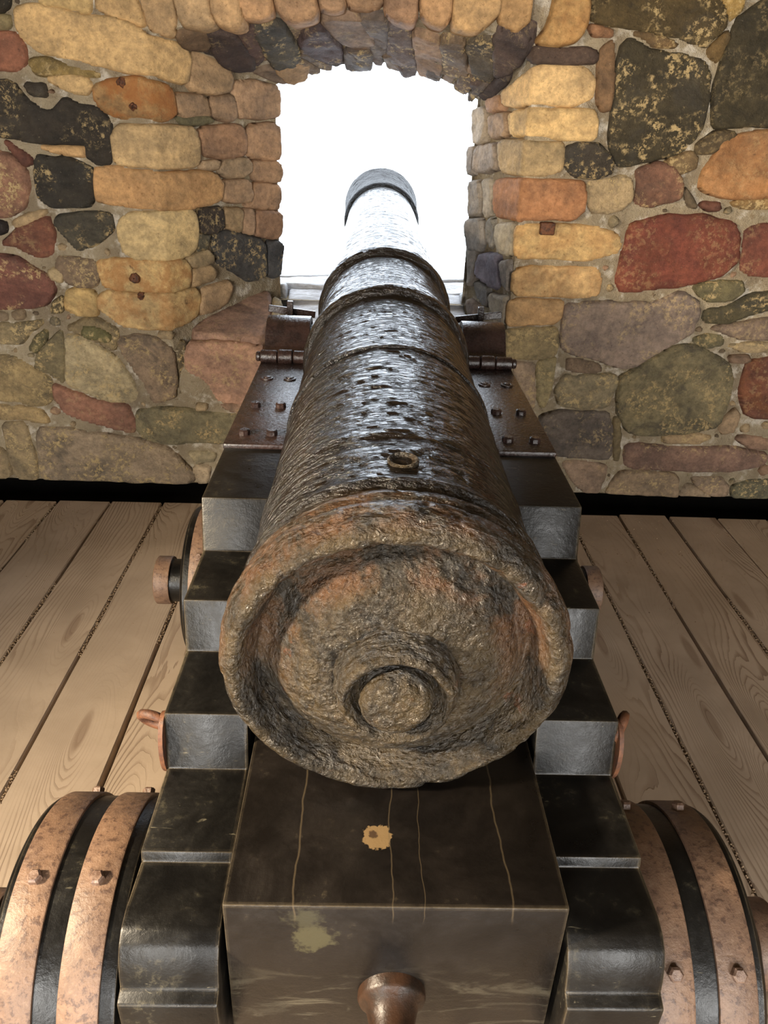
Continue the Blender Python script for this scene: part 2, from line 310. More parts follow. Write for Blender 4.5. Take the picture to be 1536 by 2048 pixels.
STONES=[
('L',45,38,25,0,0,0,[-1.488,2.038,-1.302,2.045,-1.346,1.94,-1.514,1.916]),
('L',120,105,70,0,0,0,[-1.515,1.913,-1.34,1.931,-1.342,1.885,-1.523,1.873]),
('L',140,80,55,0,0,0,[-1.524,1.867,-1.336,1.876,-1.301,1.831,-1.307,1.781,-1.343,1.757,-1.549,1.75]),
('L',190,155,95,0,0,0,[-1.222,2.048,-1.026,2.055,-1.04,1.951,-1.063,1.944,-1.138,1.962,-1.228,1.968]),
('L',208,166,105,0,0,0,[-1.322,1.953,-1.242,1.97,-1.16,1.955,-1.063,1.938,-0.979,1.935,-0.895,1.919,-0.836,1.879,-0.757,1.876,-0.689,1.856,-0.674,1.828,-0.688,1.734,-0.762,1.747,-0.846,1.762,-0.935,1.762,-0.999,1.772,-1.098,1.794,-1.183,1.804,-1.266,1.826,-1.311,1.856,-1.329,1.898]),
('W',190,150,95,0,0,0,[-1.016,2.055,-0.907,2.059,-0.854,1.939,-0.853,1.912,-0.923,1.928,-0.991,1.946,-1.025,1.96]),
('W',190,150,100,0,0,0,[-0.872,2.06,-0.753,2.065,-0.736,1.943,-0.748,1.891,-0.777,1.884,-0.833,1.903,-0.847,1.939]),
('L',170,135,95,0,0,0,[-0.667,1.851,-0.581,1.844,-0.475,1.8,-0.462,1.766,-0.476,1.716,-0.555,1.702,-0.658,1.712,-0.681,1.734]),
('L',165,130,95,0,0,0,[-0.741,1.698,-0.599,1.697,-0.576,1.628,-0.601,1.616,-0.722,1.62,-0.745,1.657]),
('L',160,125,92,0,0,0,[-0.585,1.691,-0.457,1.703,-0.45,1.623,-0.484,1.604,-0.562,1.621]),
('L',172,134,100,0,0,0,[-0.459,1.749,-0.351,1.765,-0.218,1.746,-0.219,1.629,-0.326,1.623,-0.442,1.624]),
('L',95,88,62,0,0,0,[-0.745,1.616,-0.6,1.623,-0.567,1.61,-0.603,1.595,-0.706,1.593]),
('L',150,112,66,0,0.9,0,[-1.066,1.712,-1.004,1.734,-0.9,1.747,-0.765,1.724,-0.744,1.671,-0.749,1.623,-0.795,1.602,-0.9,1.612,-0.991,1.606,-1.047,1.634,-1.071,1.673]),
('L',202,165,110,0,0,0,[-1.017,1.547,-0.994,1.582,-0.903,1.582,-0.788,1.585,-0.665,1.583,-0.648,1.519,-0.66,1.439,-0.768,1.435,-0.866,1.434,-0.95,1.438,-1.022,1.447]),
('L',165,120,85,0,0,0,[-0.64,1.582,-0.423,1.593,-0.405,1.55,-0.411,1.482,-0.524,1.463,-0.632,1.483]),
('L',174,132,96,0,0,0,[-0.394,1.594,-0.223,1.606,-0.217,1.489,-0.232,1.457,-0.397,1.47]),
('L',175,145,110,0,0,0,[-0.644,1.453,-0.545,1.456,-0.567,1.426,-0.646,1.431]),
('L',150,125,95,0,0,0,[-0.524,1.46,-0.399,1.465,-0.392,1.412,-0.446,1.389,-0.549,1.399,-0.557,1.43]),
('L',170,130,95,0,0,0,[-0.382,1.453,-0.23,1.451,-0.215,1.408,-0.229,1.364,-0.372,1.38,-0.384,1.419]),
('L',192,143,88,0,0.15,0,[-1.105,1.426,-1.042,1.437,-0.936,1.425,-0.834,1.416,-0.588,1.415,-0.552,1.369,-0.566,1.307,-0.619,1.286,-0.747,1.277,-0.849,1.276,-0.959,1.286,-1.061,1.29,-1.117,1.31]),
('L',172,135,100,0,0,0,[-0.544,1.379,-0.404,1.379,-0.391,1.324,-0.404,1.289,-0.505,1.293,-0.554,1.307]),
('L',165,125,92,0,0,0,[-0.381,1.366,-0.223,1.354,-0.217,1.293,-0.238,1.248,-0.432,1.274,-0.387,1.292]),
('L',205,174,116,0,0,0,[-1.037,1.224,-0.985,1.263,-0.859,1.271,-0.699,1.271,-0.691,1.204,-0.7,1.126,-0.746,1.09,-0.852,1.084,-0.974,1.084,-1.034,1.117]),
('L',60,50,42,0.2,0,0,[-0.679,1.272,-0.545,1.273,-0.546,1.191,-0.608,1.171,-0.688,1.181]),
('L',165,135,95,0,0,0,[-0.536,1.269,-0.446,1.261,-0.452,1.164,-0.534,1.19]),
('L',185,145,110,0,0,0,[-0.437,1.258,-0.384,1.258,-0.378,1.193,-0.39,1.152,-0.445,1.164]),
('L',160,118,88,0,0,0,[-0.365,1.248,-0.224,1.241,-0.22,1.14,-0.268,1.122,-0.371,1.15]),
('L',85,80,65,0.2,0,0,[-0.691,1.175,-0.631,1.166,-0.643,1.113,-0.695,1.106]),
('L',72,70,68,0.25,0,0,[-0.602,1.168,-0.511,1.174,-0.327,1.123,-0.328,0.962,-0.418,0.949,-0.501,0.996,-0.588,1.048,-0.609,1.119]),
('L',78,78,80,0.25,0,0,[-0.309,1.117,-0.222,1.106,-0.227,0.967,-0.268,0.946,-0.313,0.965]),
('L',55,50,42,0.45,0,0,[-1.328,1.464,-1.237,1.46,-1.148,1.442,-1.11,1.419,-1.131,1.288,-1.203,1.278,-1.305,1.279,-1.346,1.31]),
('L',52,45,36,0.2,0,0,[-1.557,1.715,-1.366,1.715,-1.332,1.657,-1.25,1.614,-1.182,1.669,-1.119,1.645,-1.047,1.634,-1.011,1.575,-1.025,1.513,-1.032,1.443,-1.088,1.437,-1.13,1.467,-1.124,1.509,-1.207,1.51,-1.321,1.506,-1.407,1.527,-1.596,1.528]),
('L',60,52,42,0.3,0,0,[-1.33,1.71,-1.256,1.712,-1.252,1.67,-1.307,1.675]),
('L',205,165,105,0,0,0,[-1.246,1.732,-1.171,1.744,-1.084,1.737,-1.074,1.705,-1.092,1.682,-1.178,1.695]),
('L',140,115,62,0.4,0,0,[-1.295,1.788,-1.228,1.799,-1.138,1.771,-1.024,1.752,-1.047,1.745,-1.142,1.743,-1.28,1.743]),
('L',110,60,45,0,0,0,[-1.448,1.512,-1.412,1.5,-1.34,1.46,-1.345,1.432,-1.381,1.424]),
('L',135,95,75,0.4,0,0,[-1.604,1.493,-1.419,1.465,-1.368,1.41,-1.367,1.346,-1.4,1.272,-1.462,1.233,-1.662,1.219]),
('L',195,150,95,0,0,0,[-1.315,1.495,-1.132,1.502,-1.134,1.464,-1.235,1.474]),
('L',120,65,45,0.1,0,0,[-1.521,1.125,-1.437,1.196,-1.311,1.241,-1.303,1.17,-1.315,1.093,-1.378,1.075,-1.467,1.115]),
('L',75,70,58,0.5,0,0,[-1.28,1.239,-1.175,1.257,-1.057,1.261,-1.057,1.193,-1.145,1.129,-1.212,1.108,-1.26,1.164,-1.293,1.208]),
('L',40,32,28,0,0,0,[-1.664,1.211,-1.492,1.217,-1.5,1.164,-1.676,1.154]),
('L',150,125,90,0,0,0,[-1.465,1.214,-1.363,1.258,-1.308,1.26,-1.352,1.229,-1.454,1.188]),
('L',165,140,100,0,0,0,[-0.761,1.08,-0.644,1.106,-0.617,1.079,-0.623,1.047,-0.67,1.039,-0.745,1.047]),
('L',165,135,95,0,0,0,[-0.736,1.038,-0.629,1.038,-0.606,1.004,-0.624,0.976,-0.739,0.956]),
('L',180,145,105,0,0,0,[-0.689,0.937,-0.539,0.965,-0.525,0.935,-0.557,0.869,-0.602,0.844,-0.707,0.833]),
('L',207,171,106,0,0.75,0,[-1.145,1.068,-1.055,1.082,-0.942,1.081,-0.766,1.078,-0.745,1.051,-0.745,0.994,-0.753,0.959,-0.857,0.951,-0.956,0.952,-1.071,0.953,-1.127,0.965,-1.144,1.02]),
('L',207,166,96,0,0.6,0,[-1.157,0.923,-1.104,0.951,-0.99,0.943,-0.857,0.947,-0.719,0.951,-0.694,0.919,-0.711,0.838,-0.773,0.808,-0.863,0.791,-0.973,0.791,-1.056,0.802,-1.118,0.842,-1.155,0.874]),
('S',150,116,98,0.1,0,0,[-0.784,3.424,-0.728,3.53,-0.633,3.675,-0.55,3.742,-0.481,3.749,-0.458,3.622,-0.451,3.47,-0.478,3.368,-0.591,3.374,-0.763,3.382]),
('S',150,135,105,0.2,0,0,[-0.453,3.702,-0.414,3.672,-0.404,3.487,-0.419,3.371,-0.444,3.37,-0.433,3.471]),
('W',176,130,106,0.15,0,0,[-0.796,0.731,-0.672,0.742,-0.477,0.73,-0.465,0.708,-0.473,0.592,-0.473,0.473,-0.673,0.467,-0.719,0.567,-0.811,0.609]),
('L',115,70,58,0.25,0,0,[-1.691,1.081,-1.489,1.084,-1.401,1.036,-1.342,0.998,-1.331,0.942,-1.377,0.883,-1.455,0.864,-1.739,0.855]),
('L',115,95,75,0.2,0,0,[-1.308,1.086,-1.216,1.081,-1.147,1.068,-1.138,1.013,-1.16,0.964,-1.235,0.953,-1.28,0.976,-1.313,1.031]),
('L',150,130,95,0,0,0,[-1.351,1.022,-1.312,1.035,-1.284,1.008,-1.305,0.975,-1.344,0.99]),
('L',200,160,85,0,0.2,0,[-1.289,0.945,-1.218,0.955,-1.163,0.938,-1.165,0.89,-1.169,0.842,-1.251,0.842,-1.302,0.861]),
('L',95,80,50,0.3,0,0,[-1.352,0.888,-1.301,0.923,-1.312,0.852,-1.366,0.851]),
('L',120,100,75,0,0,0,[-1.537,0.845,-1.481,0.855,-1.483,0.822,-1.526,0.816]),
('L',130,110,85,0,0,0,[-1.742,0.843,-1.549,0.845,-1.556,0.811,-1.751,0.797]),
('L',135,118,85,0.3,0,0,[-1.753,0.788,-1.474,0.801,-1.397,0.812,-1.474,0.755,-1.525,0.706,-1.771,0.702]),
('L',100,92,60,0.2,0,0,[-1.486,0.685,-1.451,0.738,-1.396,0.778,-1.408,0.722,-1.455,0.669]),
('L',135,120,85,0.5,0,0,[-1.456,0.66,-1.405,0.714,-1.329,0.78,-1.333,0.673,-1.355,0.529,-1.411,0.573,-1.475,0.598]),
('L',130,112,80,0.3,0,0,[-1.305,0.785,-1.228,0.83,-1.169,0.832,-1.09,0.792,-1.085,0.767,-1.112,0.688,-1.183,0.729,-1.246,0.762]),
('L',95,90,55,0.2,0,0.035,[-1.227,0.805,-1.174,0.798,-1.119,0.766,-1.124,0.727,-1.239,0.753]),
('L',192,172,128,0.4,0,0,[-1.315,0.76,-1.248,0.749,-1.161,0.7,-1.107,0.658,-1.079,0.605,-1.021,0.485,-1.061,0.458,-1.168,0.45,-1.25,0.487,-1.347,0.539]),
('L',140,118,96,0.5,0,0,[-1.092,0.748,-1.009,0.767,-0.926,0.753,-0.858,0.705,-0.852,0.625,-0.86,0.49,-0.902,0.47,-0.964,0.459,-1,0.54,-1.039,0.616,-1.082,0.685]),
('L',150,128,88,0.55,0,0,[-1.777,0.676,-1.535,0.649,-1.476,0.593,-1.406,0.551,-1.423,0.445,-1.496,0.424,-1.572,0.44,-1.821,0.47]),
('L',140,95,75,0.1,0,0,[-1.404,0.537,-1.351,0.513,-1.253,0.467,-1.133,0.442,-1.081,0.435,-1.059,0.333,-1.079,0.304,-1.183,0.33,-1.319,0.373,-1.377,0.4,-1.409,0.473]),
('L',85,85,65,0.2,0,0,[-0.797,0.587,-0.734,0.556,-0.661,0.446,-0.661,0.406,-0.735,0.429,-0.789,0.475]),
('W',128,118,88,0.5,0,0,[-1.046,0.417,-0.958,0.433,-0.818,0.421,-0.605,0.409,-0.57,0.405,-0.631,0.268,-0.793,0.273,-0.921,0.26,-1.027,0.286,-1.053,0.333]),
('L',150,130,106,0.45,0,0,[-1.514,0.318,-1.389,0.322,-1.241,0.297,-1.081,0.282,-0.923,0.238,-0.856,0.171,-0.819,0.109,-0.798,-0.009,-1.002,-0.005,-1.376,-0.016,-1.531,-0.01,-1.534,0.133]),
('L',145,125,92,0.3,0,0,[-1.668,0.342,-1.564,0.345,-1.548,0.183,-1.547,0,-1.653,-0.013,-1.671,0.179]),
('L',140,120,88,0.3,0,0,[-1.856,0.305,-1.672,0.194,-1.667,-0.013,-1.925,-0.021]),
('L',175,145,95,0.2,0,0,[-1.831,0.423,-1.576,0.42,-1.473,0.404,-1.448,0.341,-1.57,0.356,-1.845,0.357]),
('W',160,145,110,0,0,0,[-0.834,0.223,-0.698,0.217,-0.718,0.177,-0.802,0.164]),
('W',190,165,130,0,0,0,[-0.813,0.144,-0.729,0.156,-0.754,0.064,-0.786,0.012,-0.801,0.083]),
('W',140,120,90,0,0,0,[-0.772,0.455,-0.726,0.457,-0.727,0.427,-0.773,0.427]),
('W',150,118,95,0.2,0,0,[-0.673,0.456,-0.478,0.462,-0.426,0.428,-0.605,0.418]),
('L',140,120,90,0,0,0,[-0.906,0.781,-0.846,0.781,-0.859,0.748,-0.917,0.755]),
('L',110,95,70,0.3,0,0,[-0.836,0.701,-0.797,0.747,-0.809,0.572,-0.823,0.492,-0.848,0.497]),
('W',200,160,110,0,0,0.05,[-0.734,2.095,-0.62,2.099,-0.599,1.949,-0.587,1.926,-0.615,1.911,-0.705,1.914,-0.721,1.945]),
('W',196,152,102,0,0,0.06,[-0.597,2.099,-0.509,2.103,-0.486,1.937,-0.489,1.918,-0.524,1.911,-0.578,1.926,-0.598,1.964]),
('W',190,142,96,0,0,0.045,[-0.491,2.103,-0.381,2.107,-0.378,1.968,-0.431,1.945,-0.486,1.949,-0.502,1.99]),
('W',182,137,96,0,0,0.055,[-0.372,2.108,-0.248,2.112,-0.215,1.985,-0.222,1.958,-0.304,1.938,-0.34,1.954,-0.367,1.988]),
('W',167,127,92,0,0,0.05,[-0.23,2.113,-0.124,2.116,-0.115,1.985,-0.168,1.978,-0.204,1.986]),
('W',162,122,87,0,0,0.04,[-0.11,2.117,0.018,2.121,0.027,2.02,0.013,2.001,-0.032,1.995,-0.105,1.995]),
('W',172,127,92,0,0,0.055,[0.029,2.122,0.129,2.125,0.15,1.983,0.138,1.951,0.078,1.961,0.032,1.979]),
('W',177,132,87,0,0,0.045,[0.145,2.126,0.267,2.13,0.273,1.979,0.244,1.947,0.206,1.954,0.164,1.983]),
('W',196,152,97,0,0,0.055,[0.276,2.131,0.445,2.137,0.45,1.993,0.408,1.961,0.373,1.932,0.285,1.941,0.279,1.987]),
('W',187,142,87,0,0.1,0.05,[0.453,2.137,0.565,2.141,0.566,1.982,0.521,1.934,0.444,1.966]),
('W',192,137,64,0,0.35,0.05,[0.662,2.138,0.75,2.141,0.781,1.984,0.753,1.92,0.666,1.901,0.595,1.908,0.635,1.967]),
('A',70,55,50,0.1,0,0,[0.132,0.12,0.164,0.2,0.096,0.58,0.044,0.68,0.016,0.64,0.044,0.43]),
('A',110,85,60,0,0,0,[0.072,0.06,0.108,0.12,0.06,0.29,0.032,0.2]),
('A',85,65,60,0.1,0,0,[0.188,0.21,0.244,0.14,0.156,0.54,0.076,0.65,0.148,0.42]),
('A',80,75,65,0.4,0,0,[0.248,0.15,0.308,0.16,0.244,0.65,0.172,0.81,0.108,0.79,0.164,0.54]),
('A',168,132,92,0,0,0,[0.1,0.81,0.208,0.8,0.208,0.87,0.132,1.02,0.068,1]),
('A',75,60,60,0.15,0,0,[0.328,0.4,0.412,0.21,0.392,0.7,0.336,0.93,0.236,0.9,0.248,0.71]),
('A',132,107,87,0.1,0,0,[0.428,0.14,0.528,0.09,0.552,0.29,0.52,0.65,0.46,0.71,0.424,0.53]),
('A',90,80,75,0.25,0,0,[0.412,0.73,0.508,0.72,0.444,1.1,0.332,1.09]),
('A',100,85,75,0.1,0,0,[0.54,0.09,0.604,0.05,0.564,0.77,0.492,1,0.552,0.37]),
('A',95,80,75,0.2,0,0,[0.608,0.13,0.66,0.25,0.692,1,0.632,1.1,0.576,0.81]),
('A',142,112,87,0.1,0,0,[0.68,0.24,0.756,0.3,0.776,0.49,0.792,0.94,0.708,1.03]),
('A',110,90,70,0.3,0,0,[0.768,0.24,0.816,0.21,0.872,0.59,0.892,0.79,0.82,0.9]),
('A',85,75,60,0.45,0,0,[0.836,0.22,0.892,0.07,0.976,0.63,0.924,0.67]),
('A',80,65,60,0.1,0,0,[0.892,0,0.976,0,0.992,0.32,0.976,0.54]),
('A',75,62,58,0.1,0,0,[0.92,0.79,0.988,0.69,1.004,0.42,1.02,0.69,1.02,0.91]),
('R',75,58,48,0,0,0,[0.573,1.898,0.829,1.898,0.837,1.856,0.703,1.845,0.586,1.846,0.528,1.87]),
('R',80,65,36,0.35,0,0,[0.768,2.119,1.218,2.135,1.301,1.996,1.256,1.94,1.232,1.914,1.129,1.948,0.963,1.967,0.874,1.976,0.786,1.992]),
('R',170,130,52,0.2,0,0,[1.229,2.135,1.346,2.139,1.343,2.034,1.307,2.004]),
('R',58,50,31,0.1,0,0,[1.335,2.015,1.377,2.045,1.551,2.146,1.687,1.673,1.436,1.659,1.326,1.651,1.299,1.767,1.307,1.884,1.324,1.954]),
('R',62,54,36,0.3,0,0,[0.912,1.905,0.947,1.938,1.027,1.903,1.14,1.894,1.234,1.872,1.278,1.825,1.29,1.74,1.28,1.632,1.246,1.575,1.182,1.545,1.077,1.52,0.976,1.497,0.933,1.558,0.921,1.701,0.912,1.806]),
('R',110,82,55,0,0,0,[0.842,1.906,0.888,1.929,0.903,1.851,0.914,1.701,0.884,1.696,0.858,1.726,0.84,1.836]),
('R',130,90,60,0,0,0,[0.781,1.977,0.877,1.962,0.88,1.94,0.807,1.942]),
('R',120,92,55,0.2,0,0,[0.944,1.956,1.018,1.951,1.116,1.937,1.135,1.916,1.047,1.913]),
('R',110,85,46,0.2,0,0,[1.244,1.912,1.309,1.975,1.318,1.954,1.295,1.868,1.254,1.889]),
('R',212,172,112,0,0.12,0,[0.371,1.746,0.469,1.786,0.582,1.832,0.674,1.84,0.794,1.838,0.836,1.804,0.844,1.778,0.835,1.738,0.768,1.709,0.661,1.714,0.505,1.704,0.397,1.704]),
('R',217,177,112,0,0.12,0,[0.437,1.676,0.6,1.697,0.709,1.692,0.846,1.697,0.873,1.645,0.874,1.594,0.754,1.59,0.66,1.604,0.577,1.601,0.472,1.598]),
('R',180,150,102,0,0,0,[0.378,1.572,0.574,1.579,0.679,1.576,0.747,1.578,0.758,1.51,0.751,1.474,0.686,1.459,0.563,1.457,0.427,1.455]),
('R',62,55,46,0.4,0,0,[0.76,1.564,0.802,1.58,0.88,1.579,0.947,1.537,0.958,1.475,0.893,1.451,0.804,1.463,0.77,1.489]),
('R',182,112,64,0,0.2,0,[0.339,1.419,0.551,1.438,0.728,1.443,0.845,1.443,0.865,1.391,0.866,1.331,0.828,1.298,0.716,1.294,0.603,1.287,0.38,1.277]),
('R',206,166,102,0,0.4,0,[0.58,1.266,0.735,1.273,0.921,1.275,1.026,1.243,1.05,1.204,1.029,1.168,0.921,1.14,0.752,1.141,0.6,1.141]),
('R',172,147,107,0.3,0,0.01,[0.864,1.442,1.038,1.468,1.059,1.375,1.015,1.338,0.906,1.319,0.871,1.369]),
('R',115,78,60,0.2,0,0,[1.053,1.491,1.124,1.52,1.205,1.509,1.241,1.461,1.256,1.39,1.125,1.353,1.067,1.369,1.071,1.434]),
('R',125,100,66,0.2,0,0,[1.163,1.53,1.256,1.567,1.291,1.549,1.293,1.506,1.226,1.484,1.191,1.51]),
('R',80,65,42,0.1,0,0,[1.268,1.588,1.348,1.64,1.431,1.636,1.401,1.608,1.336,1.559,1.283,1.557]),
('R',187,121,62,0.1,0.35,0,[1.336,1.529,1.373,1.606,1.443,1.635,1.69,1.663,1.759,1.42,1.517,1.399,1.404,1.402,1.32,1.429,1.317,1.478]),
('R',95,80,60,0,0,0,[1.255,1.44,1.301,1.398,1.325,1.358,1.283,1.367]),
('R',100,60,45,0,0,0,[1.329,1.376,1.417,1.379,1.431,1.354,1.375,1.352]),
('R',150,115,66,0.3,0,0,[1.455,1.388,1.761,1.413,1.772,1.376,1.511,1.36]),
('R',120,52,38,0.1,0.1,0,[1.068,1.29,1.202,1.323,1.346,1.331,1.498,1.304,1.525,1.26,1.55,1.16,1.485,1.091,1.365,1.052,1.198,1.026,1.07,1.015,1.045,1.062,1.052,1.205]),
('R',115,55,40,0.1,0,0,[1.542,1.295,1.787,1.323,1.849,1.109,1.613,1.095,1.563,1.124]),
('R',150,112,82,0,0,0,[0.238,1.719,0.362,1.745,0.388,1.692,0.271,1.678]),
('R',150,135,115,0,0,0,[0.097,1.689,0.229,1.699,0.251,1.622,0.249,1.562,0.124,1.554]),
('R',175,140,105,0,0,0,[0.268,1.666,0.42,1.678,0.445,1.626,0.43,1.595,0.292,1.58]),
('R',140,125,110,0,0,0,[0.15,1.545,0.365,1.561,0.385,1.47,0.283,1.446,0.171,1.442]),
('R',140,130,120,0,0,0,[0.077,1.532,0.139,1.541,0.16,1.434,0.099,1.421]),
('R',140,130,118,0,0,0,[0.115,1.396,0.224,1.407,0.268,1.271,0.133,1.247]),
('R',150,140,125,0,0,0,[0.246,1.412,0.317,1.421,0.356,1.28,0.293,1.263]),
('R',125,120,115,0,0,0,[0.126,1.232,0.275,1.253,0.31,1.16,0.274,1.114,0.151,1.103]),
('R',135,130,120,0,0,0,[0.313,1.258,0.377,1.273,0.406,1.165,0.367,1.141,0.328,1.162]),
('R',150,140,120,0,0,0,[0.402,1.244,0.561,1.271,0.585,1.191,0.568,1.143,0.463,1.134,0.41,1.182]),
('R',110,105,120,0,0,0,[0.29,1.106,0.455,1.127,0.479,1.087,0.482,1.006,0.441,0.978,0.269,1.009,0.269,1.061]),
('R',130,120,110,0,0,0,[0.148,1.121,0.263,1.12,0.262,0.99,0.223,0.958,0.181,0.95]),
('R',120,112,105,0,0,0,[0.488,1.104,0.572,1.125,0.588,1.081,0.576,0.991,0.532,1.006]),
('R',125,120,115,0,0,0,[0.244,0.976,0.392,0.978,0.408,0.906,0.361,0.887,0.276,0.921]),
('R',150,138,120,0,0,0,[0.408,0.95,0.572,0.971,0.584,0.942,0.581,0.85,0.505,0.858,0.425,0.89]),
('R',130,115,105,0,0,0,[0.193,0.887,0.281,0.877,0.332,0.834,0.209,0.806]),
('R',217,167,97,0,0.35,0,[0.601,1.09,0.691,1.105,0.823,1.11,0.962,1.11,0.986,1.064,0.981,0.993,0.891,0.982,0.756,0.989,0.612,0.985]),
('R',197,152,97,0,0.15,0,[0.59,0.958,0.698,0.975,0.833,0.968,0.836,0.911,0.814,0.87,0.712,0.863,0.595,0.853]),
('R',160,140,97,0.4,0,0,[0.572,0.827,0.689,0.846,0.824,0.85,0.838,0.775,0.825,0.723,0.731,0.711,0.61,0.712,0.562,0.756]),
('R',130,112,100,0.15,0,0,[0.843,0.952,0.961,0.971,1.097,0.968,1.232,0.972,1.34,1.024,1.414,0.986,1.428,0.938,1.418,0.855,1.344,0.801,1.259,0.745,1.19,0.69,1.112,0.683,1.001,0.72,0.911,0.735,0.853,0.759,0.844,0.861]),
('R',95,88,60,0.3,0,0,[1.38,1.043,1.449,1.065,1.582,1.074,1.607,1.035,1.55,0.994,1.459,0.983,1.414,1.005]),
('R',75,68,46,0.35,0,0,[1.445,0.946,1.549,0.966,1.63,1.016,1.862,1.064,1.881,0.996,1.658,0.939,1.566,0.894,1.474,0.891,1.448,0.914]),
('R',105,88,75,0.1,0,0,[1.487,0.871,1.625,0.899,1.892,0.957,1.927,0.836,1.643,0.827,1.561,0.849]),
('R',120,110,75,0.4,0,0,[1.434,0.826,1.491,0.844,1.56,0.839,1.57,0.799,1.497,0.781,1.436,0.81]),
('R',115,95,76,0.1,0,0,[0.88,0.717,0.967,0.711,1.038,0.692,1.047,0.666,0.994,0.652,0.888,0.663]),
('R',130,118,92,0.3,0,0,[0.874,0.641,0.977,0.644,1.118,0.648,1.13,0.623,1.114,0.558,1.105,0.504,1.002,0.482,0.876,0.497,0.853,0.569]),
('R',130,118,86,0.6,0,0,[1.202,0.687,1.262,0.74,1.356,0.787,1.433,0.794,1.557,0.749,1.622,0.708,1.651,0.639,1.654,0.519,1.633,0.415,1.522,0.383,1.296,0.362,1.212,0.383,1.155,0.456,1.136,0.568,1.139,0.649]),
('R',120,95,75,0,0,0,[1.602,0.752,1.696,0.755,1.702,0.732,1.625,0.721]),
('R',150,130,96,0.2,0,0,[1.583,0.796,1.689,0.817,1.937,0.802,1.943,0.78,1.657,0.771]),
('R',112,59,41,0.1,0.3,0,[1.696,0.729,1.945,0.772,2.034,0.465,1.753,0.466,1.689,0.603,1.686,0.667]),
('R',135,112,86,0,0,0,[1.637,0.415,1.693,0.506,1.724,0.473,1.72,0.398,1.662,0.377]),
('R',96,86,78,0.15,0,0,[0.802,0.444,0.895,0.474,1.004,0.468,1.111,0.471,1.143,0.398,1.167,0.235,1.039,0.241,0.902,0.247,0.844,0.341,0.799,0.407]),
('R',110,95,66,0,0,0,[1.14,0.451,1.164,0.452,1.188,0.361,1.203,0.226,1.178,0.235]),
('R',150,125,92,0.2,0,0,[1.381,0.365,1.551,0.378,1.617,0.364,1.562,0.331,1.388,0.331]),
('R',127,97,82,0.2,0,0,[1.215,0.32,1.361,0.314,1.539,0.309,1.675,0.321,1.849,0.297,1.897,0.283,1.883,0.234,1.705,0.194,1.423,0.191,1.237,0.196]),
('R',130,100,80,0,0,0,[1.729,0.367,1.801,0.377,2.074,0.326,2.081,0.3,1.809,0.31]),
('R',140,116,96,0.1,0,0,[0.924,0.225,1.042,0.224,1.153,0.207,1.147,0.129,1.13,0.013,1.076,0.003,1.009,0.094]),
('R',145,122,96,0.2,0,0,[1.221,0.182,1.368,0.183,1.498,0.166,1.513,0.056,1.505,0.013,1.315,0.008,1.165,0.009,1.179,0.099]),
('R',150,126,102,0.2,0,0,[1.561,0.153,1.713,0.162,1.761,0.105,1.761,0.033,1.684,0.042,1.595,0.111]),
('R',140,120,96,0,0,0,[1.531,0.046,1.55,0.126,1.683,0.029,1.687,0.01,1.539,0.006]),
('R',110,105,80,0.3,0,0,[1.774,0.114,1.86,0.146,2.123,0.154,2.173,-0.022,1.856,-0.031,1.784,0.032]),
('R',150,128,106,0.2,0,0,[0.648,0.696,0.744,0.691,0.758,0.575,0.767,0.475,0.728,0.511,0.654,0.636]),
('R',150,135,96,0.3,0,0,[0.752,0.7,0.833,0.72,0.835,0.641,0.83,0.54,0.802,0.478,0.772,0.539])]

# ------------------------------------------------------------------ wall geometry: plan of the embrasure
YW, YB, YO = 3.35, 3.80, 4.70
cL, bL, cR, bR = -0.855, -0.43, 0.605, 0.45
lL = math.hypot(bL - cL, YB - YW); lR = math.hypot(bR - cR, YB - YW)
SZ0, SZ1 = 0.74, 0.90
XW = 2.35
def vault(x): return 1.9 + 1.35 * np.sqrt(np.clip(1 - (np.asarray(x, float) / XW) ** 2, 0, 1))
def zf(s): return (1 - s) * 1.875 + s * 1.895 + 0.115 * (1 - (2 * s - 1) ** 2)
def zb(s): return (1 - s) * 1.752 + s * 1.726 + 0.115 * (1 - (2 * s - 1) ** 2)
def bend(u, v, h, sgn):
    u = np.asarray(u, float); v = np.asarray(v, float); h = np.asarray(h, float) * np.ones_like(u)
    c, b, L = (cL, bL, lL) if sgn < 0 else (cR, bR, lR)
    d = (u - c) * (-sgn)                       # >0 along the jamb
    tx, ty = (b - c) / L, (YB - YW) / L
    jn = np.array([ty * (-sgn), -tx * (-sgn)]) # jamb normal facing the opening
    dj = np.clip(d, 0, None)
    x = np.where(d > 0, c + tx * dj, u); y = np.where(d > 0, YW + ty * dj, YW)
    k = np.clip(d / 0.03 + 0.5, 0, 1); nx = jn[0] * k; ny = -1 * (1 - k) + jn[1] * k
    nn = np.sqrt(nx * nx + ny * ny)
    return np.stack([x + nx / nn * h, y + ny / nn * h, v], 1)
def mapL(u, v, h): return bend(u, v, h, -1)
def mapR(u, v, h): return bend(u, v, h, 1)
def mapW(u, v, h):
    u = np.asarray(u, float); return np.stack([u, YW - np.asarray(h) * np.ones_like(u), np.asarray(v, float)], 1)
def mapA(s, w, h):   # intrados in metric units: s*1.2, w*0.47
    s = np.asarray(s, float) / 1.2; w = np.asarray(w, float) / 0.47
    f = np.stack([cL + (cR - cL) * s, np.full_like(s, YW), zf(s)], 1); b = np.stack([bL + (bR - bL) * s, np.full_like(s, YB), zb(s)], 1)
    p = f * (1 - w)[:, None] + b * w[:, None]
    sl = -0.46 * (2 * s - 1); n = np.stack([sl * 0.8, np.full_like(s, -0.27), np.full_like(s, -1.0)], 1); n /= np.linalg.norm(n, axis=1)[:, None]
    return p + n * np.asarray(h)[:, None]
